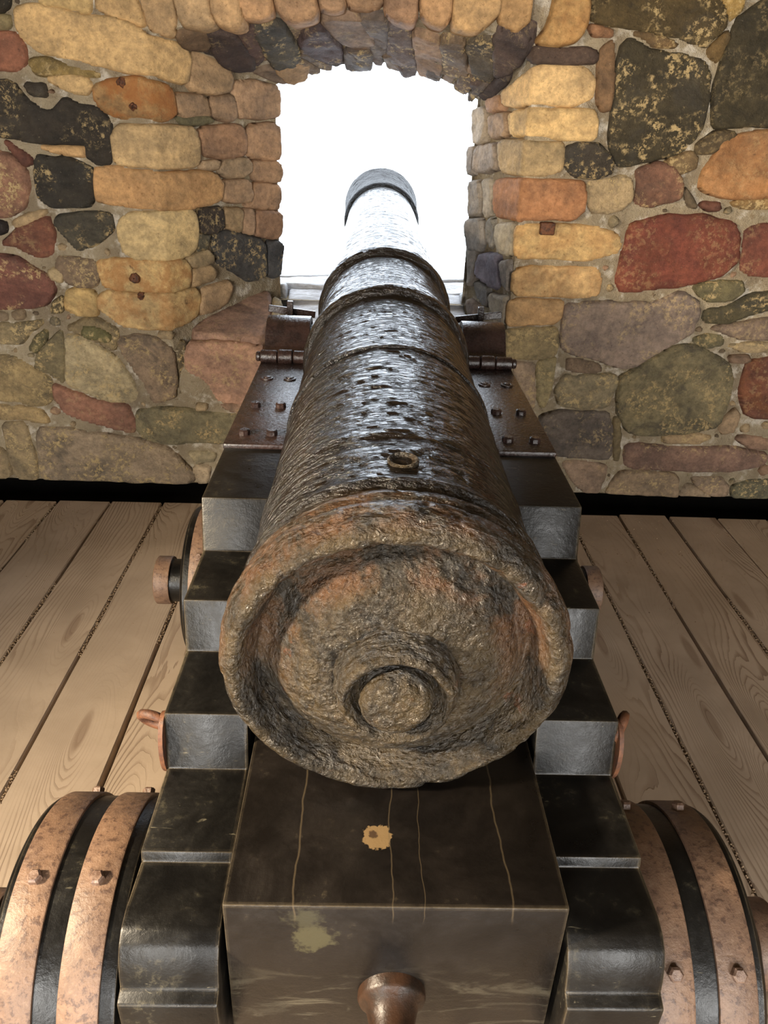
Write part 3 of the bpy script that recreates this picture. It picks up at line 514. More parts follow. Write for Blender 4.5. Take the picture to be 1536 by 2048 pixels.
def mapS(x, y, h):
    x = np.asarray(x, float); y = np.asarray(y, float); m = (SZ1 - SZ0) / (YB - YW); h = np.asarray(h) * np.ones_like(x)
    return np.stack([x, y - 0.3 * h, SZ0 + m * (y - YW) + h], 1)
MAPS = dict(L=mapL, R=mapR, W=mapW, A=mapA, S=mapS)

# mortar body of the front wall
V, Fc = [], []
def patch(fn, nu, nv, amp=0.010):
    base = len(V); pts = []
    for j in range(nv + 1):
        for i in range(nu + 1): pts.append(fn(i / nu, j / nv))
    P = np.array(pts); P[:, 1] += amp * fbm(P * 11, 3, 5) + (0.006 if amp else 0)
    V.extend(P.tolist())
    for j in range(nv):
        for i in range(nu):
            a = base + j * (nu + 1) + i; Fc.append((a, a + 1, a + nu + 2, a + nu + 1))
lerp = lambda a, b, t: a + (b - a) * t
ZB = 0.06
def one(mp, u, v, h=0.0): return mp(np.array([u]), np.array([v]), np.array([h]))[0]
patch(lambda a, b: one(mapW, lerp(-XW, cL, a), lerp(ZB, float(vault(lerp(-XW, cL, a))), b)), 60, 90)
patch(lambda a, b: one(mapW, lerp(cR, XW, a), lerp(ZB, float(vault(lerp(cR, XW, a))), b)), 60, 90)
patch(lambda a, b: one(mapW, lerp(cL, cR, a), lerp(zf(a), float(vault(lerp(cL, cR, a))), b)), 60, 50)
patch(lambda a, b: one(mapW, lerp(cL, cR, a), lerp(ZB, 0.70, b)), 50, 26)
patch(lambda a, b: one(mapL, cL + lL * a, lerp(lerp(0.64, 0.74, a), lerp(zf(0), zb(0), a) + 0.03, b), -0.012 * min(1, a * 8)), 26, 50, 0.004)
patch(lambda a, b: one(mapR, cR - lR * a, lerp(lerp(0.64, 0.74, a), lerp(zf(1), zb(1), a) + 0.03, b), -0.014 * min(1, a * 8)), 22, 50, 0.004)
patch(lambda a, b: one(mapA, a * 1.2, b * 0.47), 60, 22, 0.004)
patch(lambda a, b: (lerp(lerp(cL, bL, b) - 0.04, lerp(cR, bR, b) + 0.04, a), lerp(YW, YB, b), lerp(0.69, 0.79, b)), 50, 24, 0.0)
# outer flare of the embrasure and outside face
OL, OR = -1.15, 1.15
patch(lambda a, b: (lerp(bL, OL, a), lerp(YB, YO, a), lerp(lerp(SZ1 - 0.05, 0.80, a), lerp(zb(0), 2.45, a), b)), 12, 12, 0.0)
patch(lambda a, b: (lerp(bR, OR, a), lerp(YB, YO, a), lerp(lerp(SZ1 - 0.05, 0.80, a), lerp(zb(1), 2.45, a), b)), 12, 12, 0.0)
patch(lambda a, b: (lerp(lerp(bL, OL, b), lerp(bR, OR, b), a), lerp(YB, YO, b), lerp(zb(a), 2.45 + 0.1 * (1 - (2 * a - 1) ** 2), b)), 16, 12, 0.0)
patch(lambda a, b: (lerp(lerp(bL, OL, b), lerp(bR, OR, b), a), lerp(YB, YO, b), lerp(SZ1 - 0.06, 0.78, b)), 16, 12, 0.0)
patch(lambda a, b: (lerp(-XW - 0.3, OL, a), YO, lerp(-0.3, 3.4, b)), 2, 2, 0.0)
patch(lambda a, b: (lerp(OR, XW + 0.3, a), YO, lerp(-0.3, 3.4, b)), 2, 2, 0.0)
patch(lambda a, b: (lerp(OL, OR, a), YO, lerp(2.45 + 0.1 * (1 - (2 * a - 1) ** 2), 3.4, b)), 16, 2, 0.0)
patch(lambda a, b: (lerp(OL, OR, a), YO, lerp(-0.3, 0.78, b)), 2, 2, 0.0)
# recessed footing below the stones
patch(lambda a, b: (lerp(-XW, XW, a), 4.4, lerp(-0.2, ZB, b)), 20, 2, 0.0)
patch(lambda a, b: (lerp(-XW, XW, a), lerp(YW, 4.4, b), ZB), 20, 2, 0.0)
wall = mesh_obj('wall_front', V, Fc, M['mortar']); tag(wall, 'rubble stone wall with mortar joints around the gun embrasure', None, 'structure')

# ------------------------------------------------------------------ stones
def chaikin(P, it=1, q=0.2):
    for _ in range(it):
        N = np.roll(P, -1, 0); P = np.stack([P * (1 - q) + N * q, P * q + N * (1 - q)], 1).reshape(-1, 2)
    return P
def build_stone(name, mp, poly, cell, proud, seed, parent, mat, edge=0.012, sink=0.016, skirt=0.07, rough=0.009, grow=0.0095):
    P0 = np.array(poly, float); P = chaikin(P0, 1, 0.13)
    out = []
    for a, b in zip(P, np.roll(P, -1, 0)):
        k = max(1, int(np.hypot(*(b - a)) / 0.012))
        for i in range(k): out.append(a + (b - a) * i / k)
    P = np.array(out); w = np.c_[P * 28, np.full(len(P), seed * 0.37)]
    P = P + 0.0042 * np.stack([vn(w, 3), vn(w, 4)], 1)
    tg = np.roll(P, -1, 0) - np.roll(P, 1, 0); tg /= np.linalg.norm(tg, axis=1)[:, None] + 1e-9; ar = (P[:, 0] * np.roll(P[:, 1], -1) - np.roll(P[:, 0], -1) * P[:, 1]).sum()
    P = P + grow * np.stack([tg[:, 1], -tg[:, 0]], 1) * (1 if ar > 0 else -1)
    A, B = P, np.roll(P, -1, 0); lo, hi = P.min(0) - cell, P.max(0) + cell
    nx, ny = [max(3, int(math.ceil(q / cell))) for q in (hi - lo)]
    gx, gy = np.meshgrid(np.linspace(lo[0], hi[0], nx + 1), np.linspace(lo[1], hi[1], ny + 1)); G = np.stack([gx.ravel(), gy.ravel()], 1)
    AB = B - A; L2 = (AB ** 2).sum(1) + 1e-12
    t = np.clip(((G[:, None] - A[None]) * AB[None]).sum(2) / L2[None], 0, 1); C = A[None] + t[..., None] * AB[None]
    D = np.sqrt(((G[:, None] - C) ** 2).sum(2)); k = D.argmin(1); dist = D[np.arange(len(G)), k]; near = C[np.arange(len(G)), k]
    cr = (A[None, :, 1] > G[:, None, 1]) != (B[None, :, 1] > G[:, None, 1])
    xi = A[None, :, 0] + (G[:, None, 1] - A[None, :, 1]) / np.where(np.abs(AB[None, :, 1]) < 1e-9, 1e-9, AB[None, :, 1]) * AB[None, :, 0]
    ins = ((cr & (G[:, None, 0] < xi)).sum(1) % 2) == 1
    sd = np.where(ins, dist, -dist)
    snap = (sd > -0.72 * cell) & (sd < 0.34 * cell); G[snap] = near[snap]; sd[snap] = 0.0
    ok = sd >= 0
    e = min(edge, 0.55 * max(sd.max(), 0.004)); x = np.clip(sd / e, 0, 1)
    prof = np.sqrt(np.clip(1 - (1 - x) ** 2, 0, 1))
    q3 = np.c_[G * 9, np.full(len(G), seed * 1.7)]
    ctr = P.mean(0); rr = random.Random(seed); tilt = (G - ctr) @ np.array([rr.uniform(-0.05, 0.05), rr.uniform(-0.05, 0.05)])
    h = -sink + (proud + sink) * prof + prof * (rough * fbm(q3, 3, seed % 50) + np.clip(tilt, -0.012, 0.012)) + prof * 0.002 * vn(q3 * 7, 9)
    faces = []
    idx = np.arange((nx + 1) * (ny + 1)).reshape(ny + 1, nx + 1)
    q = np.stack([idx[:-1, :-1], idx[:-1, 1:], idx[1:, 1:], idx[1:, :-1]], -1).reshape(-1, 4)
    qq = q[ok[q].all(1)]
    tri = []
    for f in q[(ok[q].sum(1) == 3)]:
        tri.append([i for i in f if ok[i]])
    faces = qq.tolist() + tri
    if not faces: return None
    used = sorted({i for f in faces for i in f}); re = {o: n for n, o in enumerate(used)}
    faces = [[re[i] for i in f] for f in faces]; G, h = G[used], h[used]
    cnt = {}
    for f in faces:
        for a, b in zip(f, f[1:] + f[:1]): cnt[(a, b)] = 1
    bd = [(a, b) for a, b in cnt if (b, a) not in cnt]
    bv = sorted({i for e2 in bd for i in e2}); n0 = len(used); rb = {o: n0 + n for n, o in enumerate(bv)}
    G2 = np.vstack([G, G[bv]]); h2 = np.concatenate([h, np.full(len(bv), -skirt)])
    for a, b in bd: faces.append([b, a, rb[a], rb[b]])
    W = mp(G2[:, 0], G2[:, 1], h2); c = W.mean(0); W = W - c
    n = np.cross(W[faces[0][1]] - W[faces[0][0]], W[faces[0][2]] - W[faces[0][0]])
    o = mesh_obj(name, W, faces, mat, parent); o.location = c
    return o
for k, (sf, r, g, b, pa, ru, pr, pts) in enumerate(STONES):
    P = np.array(pts).reshape(-1, 2)
    if sf == 'A': P = P * [1.2, 0.47]
    if sf in 'LRW': P[:, 1] = np.maximum(P[:, 1], 0.062)
    pr = pr or {'A': 0.022}.get(sf, 0.010 + 0.012 * random.random())
    nm = {'A': 'arch_stone', 'S': 'sill_stone'}.get(sf, 'stone')
    o = build_stone(nm, MAPS[sf], P, 0.0105, pr, 100 + k, wall, M['stone'], skirt=0.16 if (sf == 'W' and pr > 0.03) else 0.07, grow=0.02 if sf == 'A' else 0.009, rough=0.0045 if (r > 150 and pa == 0) else 0.009)
    if o is None: continue
    o.color = stone_rgb(r, g, b); o['patch'] = float(pa); o['rust'] = float(ru)
# back row of the arch
s_ = 0.015; k = 0
while s_ < 0.97:
    wd = random.uniform(0.05, 0.085); e = min(s_ + wd, 0.985); j = lambda: random.uniform(-0.004, 0.004)
    for w0, w1, pr in ((0.70 + random.uniform(-0.05, 0.05), 1.01 + random.uniform(-0.03, 0.03), random.uniform(0.008, 0.026)), (0.33 + random.uniform(-0.05, 0.05), 0.68, 0.006)):
        P = np.array([(s_ + 0.004 + j(), w0), (e - 0.004 + j(), w0 + j()), (e - 0.004 + j(), (w0 + w1) / 2), (e - 0.004 + j(), w1), (s_ + 0.004 + j(), w1 + j())]) * [1.2, 0.47]
        o = build_stone('arch_stone', mapA, P, 0.0105, pr, 500 + k, wall, M['stone'], grow=0.004); k += 1
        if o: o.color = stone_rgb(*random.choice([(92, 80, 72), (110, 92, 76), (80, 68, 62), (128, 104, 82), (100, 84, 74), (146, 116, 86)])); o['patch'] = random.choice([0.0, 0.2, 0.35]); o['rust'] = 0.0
    s_ = e
# small chinking stones pressed into the wide mortar joints
T = [np.array(p).reshape(-1, 2) for sf, *_, p in STONES if sf in 'LRW']
SEG = np.vstack([np.hstack([q, np.roll(q, -1, 0)]) for q in T])
def clearance(g):
    a, b2 = SEG[:, :2], SEG[:, 2:]; d = b2 - a; t = np.clip(((g - a) * d).sum(1) / ((d ** 2).sum(1) + 1e-12), 0, 1)
    for q in T:
        r = np.roll(q, -1, 0); cr = (q[:, 1] > g[1]) != (r[:, 1] > g[1]); xi = q[:, 0] + (g[1] - q[:, 1]) / np.where(np.abs(r[:, 1] - q[:, 1]) < 1e-9, 1e-9, r[:, 1] - q[:, 1]) * (r[:, 0] - q[:, 0])
        if (cr & (g[0] < xi)).sum() % 2: return -1.0
    return float(np.sqrt(((a + t[:, None] * d - g) ** 2).sum(1)).min())
cand = []
for _ in range(2600):
    sgn = random.choice((-1, 1)); v = random.uniform(0.1, 1.98)
    u = random.uniform(-1.75 + 0.19 * v, cL - 0.03) if sgn < 0 else random.uniform(cR + 0.03, 1.98 - 0.266 * v)
    d = clearance(np.array([u, v]))
    if d > 0.020: cand.append((d, u, v))
cand.sort(reverse=True); placed = []
for d, u, v in cand:
    if all(math.hypot(u - a, v - b2) > d + e + 0.004 for e, a, b2 in placed): placed.append((min(d, 0.05), u, v))
for k, (d, u, v) in enumerate(placed[:90]):
    r = d - 0.007; ph = random.uniform(0, 6.28); m = random.choice((5, 6, 7))
    P = [(u + r * random.uniform(0.75, 1.1) * math.cos(ph + 6.283 * i / m), v + r * random.uniform(0.7, 1.05) * math.sin(ph + 6.283 * i / m)) for i in range(m)]
    o = build_stone('stone', mapW, P, 0.009, 0.006, 700 + k, wall, M['stone'], grow=0.0)
    if o: o.color = stone_rgb(*random.choice([(150, 128, 96), (120, 100, 76), (168, 142, 104), (104, 88, 68), (140, 108, 84), (132, 118, 90)])); o['patch'] = random.choice([0.0, 0.3]); o['rust'] = 0.0
# rubble going on beyond the traced stones
PAL = [(150, 128, 92), (120, 95, 75), (196, 158, 104), (70, 62, 48), (130, 112, 86), (140, 92, 70), (170, 140, 100), (110, 100, 78)]
z = 0.06; row = 0
while z < 2.95:
    hgt = random.uniform(0.15, 0.24)
    for sgn in (-1, 1):
        x = 0.0 if sgn > 0 else -0.13
        while abs(x) < XW - 0.1:
            wd = random.uniform(0.2, 0.36); xa, xb = x, x + sgn * wd; xm = (xa + xb) / 2; zm = z + hgt / 2
            edge = (1.75 - 0.19 * zm) if sgn < 0 else (1.98 - 0.266 * zm)
            if (zm > 2.16 or abs(xa) > edge + 0.07 or (zm < 0.56 and (-0.42 < xm < 0.30))) and zm + hgt / 2 < float(vault(xb)) - 0.02 and abs(xb) < XW:
                j = lambda: random.uniform(-0.022, 0.022); l, rr_ = sorted((xa, xb)); gp = 0.014
                P = [(l + gp + j(), z + gp + j()), ((l + rr_) / 2 + j(), z + gp + j()), (rr_ - gp + j(), z + gp + j()), (rr_ - gp + j(), z + hgt / 2), (rr_ - gp + j(), z + hgt - gp + j()), ((l + rr_) / 2, z + hgt - gp + j()), (l + gp + j(), z + hgt - gp + j()), (l + gp + j(), z + hgt / 2)]
                o = build_stone('stone', mapW, P, 0.024, 0.018, 900 + row, wall, M['stone'])
                row += 1
                if o: o.color = stone_rgb(*random.choice(PAL)); o['patch'] = random.choice([0.0, 0.2, 0.4]); o['rust'] = 0.0
            x += sgn * wd
    z += hgt
# broken iron fixings let into the quoin stones
for u, v, r, ln in ((-0.985, 1.008, 0.021, 0.014), (-0.968, 0.936, 0.016, 0.006), (-0.956, 1.727, 0.018, 0.006), (-0.921, 1.648, 0.014, 0.006)):
    bm = bmesh.new(); lathe_bm(bm, [(0.05, r), (-ln + 0.004, r), (-ln, r * 0.75), (-ln - 0.002, r * 0.4), (-ln - 0.001, r * 0.1)], 'Y', 14)
    for vv in bm.verts: vv.co += Vector((random.uniform(-1, 1), random.uniform(-1, 1), random.uniform(-1, 1))) * 0.003
    o = bm_obj('iron_stub', bm, M['stub'], wall, 50); o.location = (u, YW - 0.016, v)
bm = bmesh.new(); box_bm(bm, -0.03, 0.03, -0.016, 0.05, -0.026, 0.022, 0.005, 2); o = bm_obj('iron_stub', bm, M['stub'], wall, 50); o.location = (0.722, YW - 0.012, 1.262)
# sill slabs outside the throat
def slab(x0, x1, y0, y1, z0, z1, seed, slope=0.0):
    bm = bmesh.new(); box_bm(bm, x0, x1, y0, y1, z0, z1, 0.012, 2)
    bmesh.ops.subdivide_edges(bm, edges=[e for e in bm.edges if e.calc_length() > 0.06], cuts=10, use_grid_fill=True)
    for v in bm.verts:
        v.co.z += slope * (v.co.y - y1); n = fbm(np.array([[v.co.x * 6, v.co.y * 14, v.co.z * 14]]), 3, seed)[0]; v.co.z += 0.012 * n; v.co.y += 0.01 * n
    return bm_obj('sill_stone', bm, M['sill'], wall, 50)
slab(-0.40, 0.02, 3.50, 3.95, 0.78, 0.872, 1, 0.30); slab(0.03, 0.47, 3.50, 3.95, 0.78, 0.868, 7, 0.30); slab(-0.62, -0.41, 3.84, 3.95, 0.80, 0.90, 8); slab(0.45, 0.62, 3.82, 3.95, 0.80, 0.88, 9); slab(-0.56, 0.10, 3.96, 4.22, 0.76, 0.885, 2); slab(0.11, 0.60, 3.96, 4.2, 0.76, 0.872, 3); slab(-0.72, 0.75, 4.23, 4.8, 0.74, 0.885, 4)

# ------------------------------------------------------------------ room shell
def quad_obj(name, vs, fs, mat, label):
    o = mesh_obj(name, vs, fs, mat, None, True); tag(o, label, None, 'structure'); return o
YR = -3.4
for nm, x in (('wall_left', -XW), ('wall_right', XW)):
    quad_obj(nm, [(x, YR, -0.2), (x, YO, -0.2), (x, YO, 1.9), (x, YR, 1.9)], [(0, 1, 2, 3)], M['vault'], 'stone side wall of the casemate ' + nm[5:])
n = 24; vs = []; fs = []
for i in range(n + 1):
    a = math.pi * i / n; x = -XW * math.cos(a); zz = 1.9 + 1.35 * math.sin(a); vs += [(x, YR, zz), (x, YO + 0.05, zz)]
for i in range(n): fs.append((2 * i, 2 * i + 1, 2 * i + 3, 2 * i + 2))
quad_obj('ceiling', vs, fs, M['vault'], 'barrel vault over the gun room')
vs, fs = [], []
for x0, x1, z0, z1 in ((-XW, -2.2, -0.2, 2.35), (-0.8, 0.9, -0.2, 2.35), (2.2, XW, -0.2, 2.35), (-XW, XW, 2.35, 3.3)):  # middle pier added to block frontal light; side openings placed for the daylight
    k = len(vs); vs += [(x0, YR, z0), (x1, YR, z0), (x1, YR, z1), (x0, YR, z1)]; fs.append((k, k + 1, k + 2, k + 3))
quad_obj('wall_back', vs, fs, M['vault'], 'unseen rear wall, its pier and openings laid out to shape the daylight')

# ------------------------------------------------------------------ floor
floor = mesh_obj('floor', [(-XW, YR, -0.12), (XW, YR, -0.12), (XW, 4.5, -0.12), (-XW, 4.5, -0.12)], [(0, 1, 2, 3)], M['void'], None, False)
tag(floor, 'brown painted plank floor under the gun carriage', None, 'structure')
edges = [-2.40, -2.155, -1.915, -1.672, -1.431, -1.186, -0.943, -0.700, -0.461, -0.222, 0.017, 0.255, 0.493, 0.731, 0.969, 1.204, 1.441, 1.680, 1.92, 2.155, 2.40]
GAPS = []
for i in range(len(edges) - 1):
    w0 = edges[i] + random.uniform(0.002, 0.006); w1 = edges[i + 1] - random.uniform(0.002, 0.006)
    if i in (15, 16): w0 += 0.006
    if i == 7: w0 += 0.004
    ye = 3.238 + random.uniform(-0.012, 0.012); ns = 60
    vs, fs = [], []; sd = 40 + i
    zt = random.uniform(-0.002, 0.002)
    ys = np.linspace(YR, ye, ns + 1); dl = 0.0022 * vn(np.c_[ys * 3, ys * 0, ys * 0 + sd], 1); dr = 0.0022 * vn(np.c_[ys * 3, ys * 0, ys * 0 + sd], 2)
    for y, a, b in zip(ys, dl, dr):
        c = 0.004
        for px_, pz in ((w0 + a, -0.045), (w0 + a, -c), (w0 + a + c, zt), (w1 + b - c, zt), (w1 + b, -c), (w1 + b, -0.045)): vs.append((px_, y, pz))
    for j in range(ns):
        for k in range(6):
            a = j * 6 + k; b = j * 6 + (k + 1) % 6; fs.append((a, b, b + 6, a + 6))
    fs.append(tuple(range(5, -1, -1))); fs.append(tuple(ns * 6 + k for k in range(6)))
    c = np.mean(vs, 0); vs = [tuple(np.array(v) - c) for v in vs]
    o = mesh_obj('plank', vs, fs, M['plank'], floor, False); o.location = c
    GAPS.append((edges[i], sd))
# grit lying in the joints and along the wall
vs, fs = [], []
def grain(x, y, z, r):
    b = len(vs); a = random.uniform(0, 3.14)
    for dx, dy, dz in ((1, 0, 0), (0, 1, 0), (-1, 0, 0), (0, -1, 0), (0, 0, 0.8), (0, 0, -0.8)):
        k = r * random.uniform(0.7, 1.3); ca, sa = math.cos(a), math.sin(a); vs.append((x + (dx * ca - dy * sa) * k, y + (dx * sa + dy * ca) * k, z + dz * k))
    for i in range(4): fs.append((b + i, b + (i + 1) % 4, b + 4)); fs.append((b + (i + 1) % 4, b + i, b + 5))
for e, dens in ((-1.672, 0.7), (-1.431, 0.8), (-1.186, 0.6), (-0.943, 1.0), (-0.700, 0.6), (0.969, 0.7), (1.204, 0.15), (1.441, 0.3), (1.68, 0.3)):
    y = 0.8
    while y < 3.2:
        g = vn(np.array([[y * 2.2, e * 9, 0.5]]), 8)[0]
        if g > 0.25 - 0.7 * dens:
            for _ in range(3): grain(e + random.gauss(0, 0.004), y + random.uniform(0, 0.012), random.uniform(-0.006, 0.002), random.uniform(0.0018, 0.0042))
        y += 0.0085
for _ in range(520):
    sx = random.choice((-1, 1)); x = 0.06 + sx * random.uniform(0.78, 2.1) ; y = 3.22 - abs(random.gauss(0, 0.35)); grain(x, y, 0.001, random.uniform(0.0015, 0.004))
for _ in range(120): grain(0.06 + random.choice((-1, 1)) * random.uniform(0.80, 1.9), random.uniform(0.9, 3.1), 0.001, random.uniform(0.001, 0.0028))
gr = mesh_obj('floor_grit', vs, fs, M['grit'], None, False); tag(gr, 'pale sandy grit lying in the floor joints and by the wall', 'grit', 'stuff')

# ------------------------------------------------------------------ gun barrel
CX = 0.052; GP = math.radians(4.1)
gun = empty('cannon', (CX, 0.90, 0.918)); gun.rotation_euler = (GP, 0, 0)
tag(gun, 'long rusted black iron cannon pointing out through the embrasure', 'cannon')
def interp_profile(pr, step):
    out = []
    for (s0, r0), (s1, r1) in zip(pr, pr[1:]):
        k = max(1, int(math.ceil(math.hypot(s1 - s0, r1 - r0) / step)))
        for i in range(k): out.append((s0 + (s1 - s0) * i / k, r0 + (r1 - r0) * i / k))
    out.append(pr[-1]); return np.array(out)
def gun_part(name, prof, n, amp, seed, stretch=2.5, step=0.006, cap0=False, cap1=False):
    P = interp_profile(prof, step)
    # smooth
    for _ in range(2):
        Q = P.copy(); Q[1:-1] = P[1:-1] * 0.5 + (P[:-2] + P[2:]) * 0.25; P = Q
    T = np.gradient(P, axis=0); T /= np.linalg.norm(T, axis=1)[:, None] + 1e-9; N = np.stack([-T[:, 1], T[:, 0]], 1)
    th = np.linspace(0, 2 * math.pi, n, endpoint=False)
    s = np.repeat(P[:, 0], n); r = np.repeat(P[:, 1], n); ns_, nr = np.repeat(N[:, 0], n), np.repeat(N[:, 1], n); t = np.tile(th, len(P))
    p = np.stack([r * np.cos(t), s, r * np.sin(t)], 1)
    q = p * np.array([1, stretch, 1])
    brk = np.clip(1.25 - s / 0.35, 0.55, 1.25)
    d = fbm(q * 30, 4, seed, 0.6); d = np.where(d < 0, d * 1.5, d * 0.55) * amp * brk + 0.0016 * vn(p * 6, seed + 9)
    d += -0.002 * np.clip(vn(q * 13, seed + 5) - 0.55, 0, 1) * brk
    s2, r2 = s + ns_ * d, np.clip(r + nr * d, 0.0005, None)
    pts = np.stack([r2 * np.cos(t), s2, r2 * np.sin(t)], 1)
    m = len(P); i, k = np.meshgrid(np.arange(m - 1), np.arange(n), indexing='ij'); a = i * n + k; b = i * n + (k + 1) % n
    faces = np.stack([a, b, b + n, a + n], -1).reshape(-1, 4).tolist()
    return mesh_obj(name, pts, faces, M['gun'], gun)
gun_part('cascabel', [(-0.080, 0.0), (-0.080, 0.036), (-0.075, 0.048), (-0.064, 0.0535), (-0.046, 0.0545), (-0.034, 0.0565), (-0.040, 0.061), (-0.060, 0.066), (-0.068, 0.074), (-0.063, 0.084), (-0.044, 0.090), (-0.020, 0.094), (0.002, 0.102)], 120, 0.0026, 11, 1.0, 0.004)
gun_part('breech_face', [(-0.016, 0.085), (-0.021, 0.098), (-0.017, 0.125), (-0.006, 0.150), (0.012, 0.174), (0.034, 0.192), (0.042, 0.202), (0.044, 0.211), (0.056, 0.228)], 220, 0.0026, 21, 1.0)
gun_part('base_ring', [(0.070, 0.196), (0.044, 0.206), (0.022, 0.214), (0.000, 0.223), (-0.012, 0.233), (-0.010, 0.246), (0.004, 0.2575), (0.016, 0.261), (0.034, 0.262), (0.052, 0.2605), (0.064, 0.255), (0.070, 0.246)], 260, 0.0028, 31, 1.3)
barrel_prof = [(0.055, 0.246), (0.072, 0.2490), (0.080, 0.2525), (0.088, 0.2540), (0.100, 0.2505), (0.112, 0.2440), (0.120, 0.2435), (0.128, 0.2490), (0.136, 0.2515), (0.144, 0.2500), (0.160, 0.2425), (0.30, 0.2395), (0.306, 0.2425), (0.325, 0.2425), (0.334, 0.2385), (0.62, 0.234), (0.755, 0.2315)]
gun_part('barrel', barrel_prof + [(0.80, 0.2285), (1.00, 0.2245), (1.235, 0.2185), (1.30, 0.2165), (1.75, 0.2055), (1.95, 0.2030), (2.4, 0.1925), (2.8, 0.1860), (3.15, 0.1770), (3.38, 0.1725)], 256, 0.0024, 41, 3.2, 0.007)
gun_part('reinforce_ring', [(0.752, 0.225), (0.753, 0.2345), (0.758, 0.2362), (0.778, 0.2362), (0.785, 0.2335), (0.787, 0.224)], 256, 0.0014, 51, 2.0, 0.004)
gun_part('reinforce_ring', [(1.19, 0.2135), (1.205, 0.2195), (1.225, 0.2345), (1.236, 0.2375), (1.26, 0.2365), (1.31, 0.2290), (1.38, 0.2185), (1.44, 0.2085)], 220, 0.0028, 61, 2.0, 0.006)
gun_part('reinforce_ring', [(1.70, 0.2015), (1.722, 0.2075), (1.742, 0.2225), (1.752, 0.2255), (1.79, 0.2240), (1.87, 0.2150), (2.00, 0.2045), (2.06, 0.1955)], 200, 0.0028, 71, 2.0, 0.006)
gun_part('muzzle', [(3.33, 0.160), (3.335, 0.1735), (3.355, 0.1925), (3.365, 0.1945), (3.40, 0.1925), (3.55, 0.1855), (3.68, 0.1925), (3.78, 0.2025), (3.815, 0.2055), (3.838, 0.2015), (3.846, 0.188), (3.846, 0.084), (3.40, 0.080), (3.30, 0.0)], 180, 0.0030, 81, 2.0, 0.009)
bm = bmesh.new(); lathe_bm(bm, [(-0.010, 0.024), (-0.0015, 0.025), (0.001, 0.022), (-0.002, 0.018), (-0.006, 0.010), (-0.02, 0.006)], 'Z', 24, (0, 0, 0)); o = bm_obj('vent', bm, M['gun'], gun, 40); o.location = (0.006, 0.205, 0.2445)
for sg in (-1, 1):
    bm = bmesh.new(); pr = [(0.12, 0.082), (0.225, 0.082), (0.232, 0.066), (0.385, 0.064), (0.39, 0.058)]
    lathe_bm(bm, [(sg * a, r) for a, r in pr], 'X', 36); o = bm_obj('trunnion', bm, M['gun'], gun, 40); o.location = (0, 1.708, -0.096)

# ------------------------------------------------------------------ carriage
KX = 0.06; car = empty('gun_carriage', (KX, 1.5, 0.0)); tag(car, 'black painted wooden truck carriage with stepped cheeks carrying the cannon', 'gun carriage')
def P2(o, x=0, y=-1.5, z=0): o.location = (x, y, z)   # mesh coordinates are carriage-centred in X, world in Y
TY = 2.61; TZ = 0.945
prof = [(0.672, 0.34), (0.668, 0.488), (0.688, 0.497), (0.690, 0.515), (0.697, 0.543), (0.709, 0.563), (0.727, 0.577), (0.752, 0.583), (0.838, 0.579), (0.842, 0.598), (1.016, 0.598), (1.037, 0.706), (1.213, 0.706), (1.231, 0.813), (1.417, 0.813), (1.446, 0.925)]
prof += [(2.535, 0.925)] + [(TY - 0.072 * math.cos(a), TZ - 0.072 * math.sin(a)) for a in np.linspace(0.5, math.pi - 0.5, 9)] + [(2.685, 0.925), (2.98, 0.915), (3.0, 0.88), (3.0, 0.34)]
prof += [(2.42, 0.34), (2.36, 0.30), (1.96, 0.30), (1.90, 0.40), (1.20, 0.40), (1.14, 0.30), (0.72, 0.30)]
def hexbolt(bm, c, r, h, n=6, ax='Z', rot=0.0):
    rings = []
    for a, rr in ((-0.004, r), (h * 0.75, r), (h, r * 0.72)):
        ring = []
        for k in range(n):
            t = 2 * math.pi * k / n + rot; ring.append(bm.verts.new((c[0] + rr * math.cos(t), c[1] + rr * math.sin(t), c[2] + a)))
        rings.append(ring)
    for A, B in zip(rings, rings[1:]):
        for k in range(n): bm.faces.new((A[k], A[(k + 1) % n], B[(k + 1) % n], B[k]))
    bm.faces.new(rings[-1]); bm.faces.new(rings[0])
bmb = bmesh.new(); hexbolt(bmb, (0, 0, 0), 0.0145, 0.013, 8); rivet_proto = bm_obj('rivet', bmb, M['plate'], car); rivet_me = rivet_proto.data; bpy.data.objects.remove(rivet_proto)
bmb = bmesh.new(); lathe_bm(bmb, [(-0.004, 0.019), (0.004, 0.0185), (0.0045, 0.013), (0.003, 0.011), (0.007, 0.009), (0.008, 0.003)], 'Z', 16); tmp = bm_obj('flush_rivet', bmb, M['plate'], car, 40); flush_me = tmp.data; bpy.data.objects.remove(tmp)
bmb = bmesh.new(); hexbolt(bmb, (0, 0, 0), 0.0125, 0.013, 6); tmp = bm_obj('bolt', bmb, M['bolt'], car); bolt_me = tmp.data; bpy.data.objects.remove(tmp)
def link(me, name, parent, mb):
    o = bpy.data.objects.new(name, me); COL.objects.link(o); o.parent = parent; o.matrix_basis = mb; return o
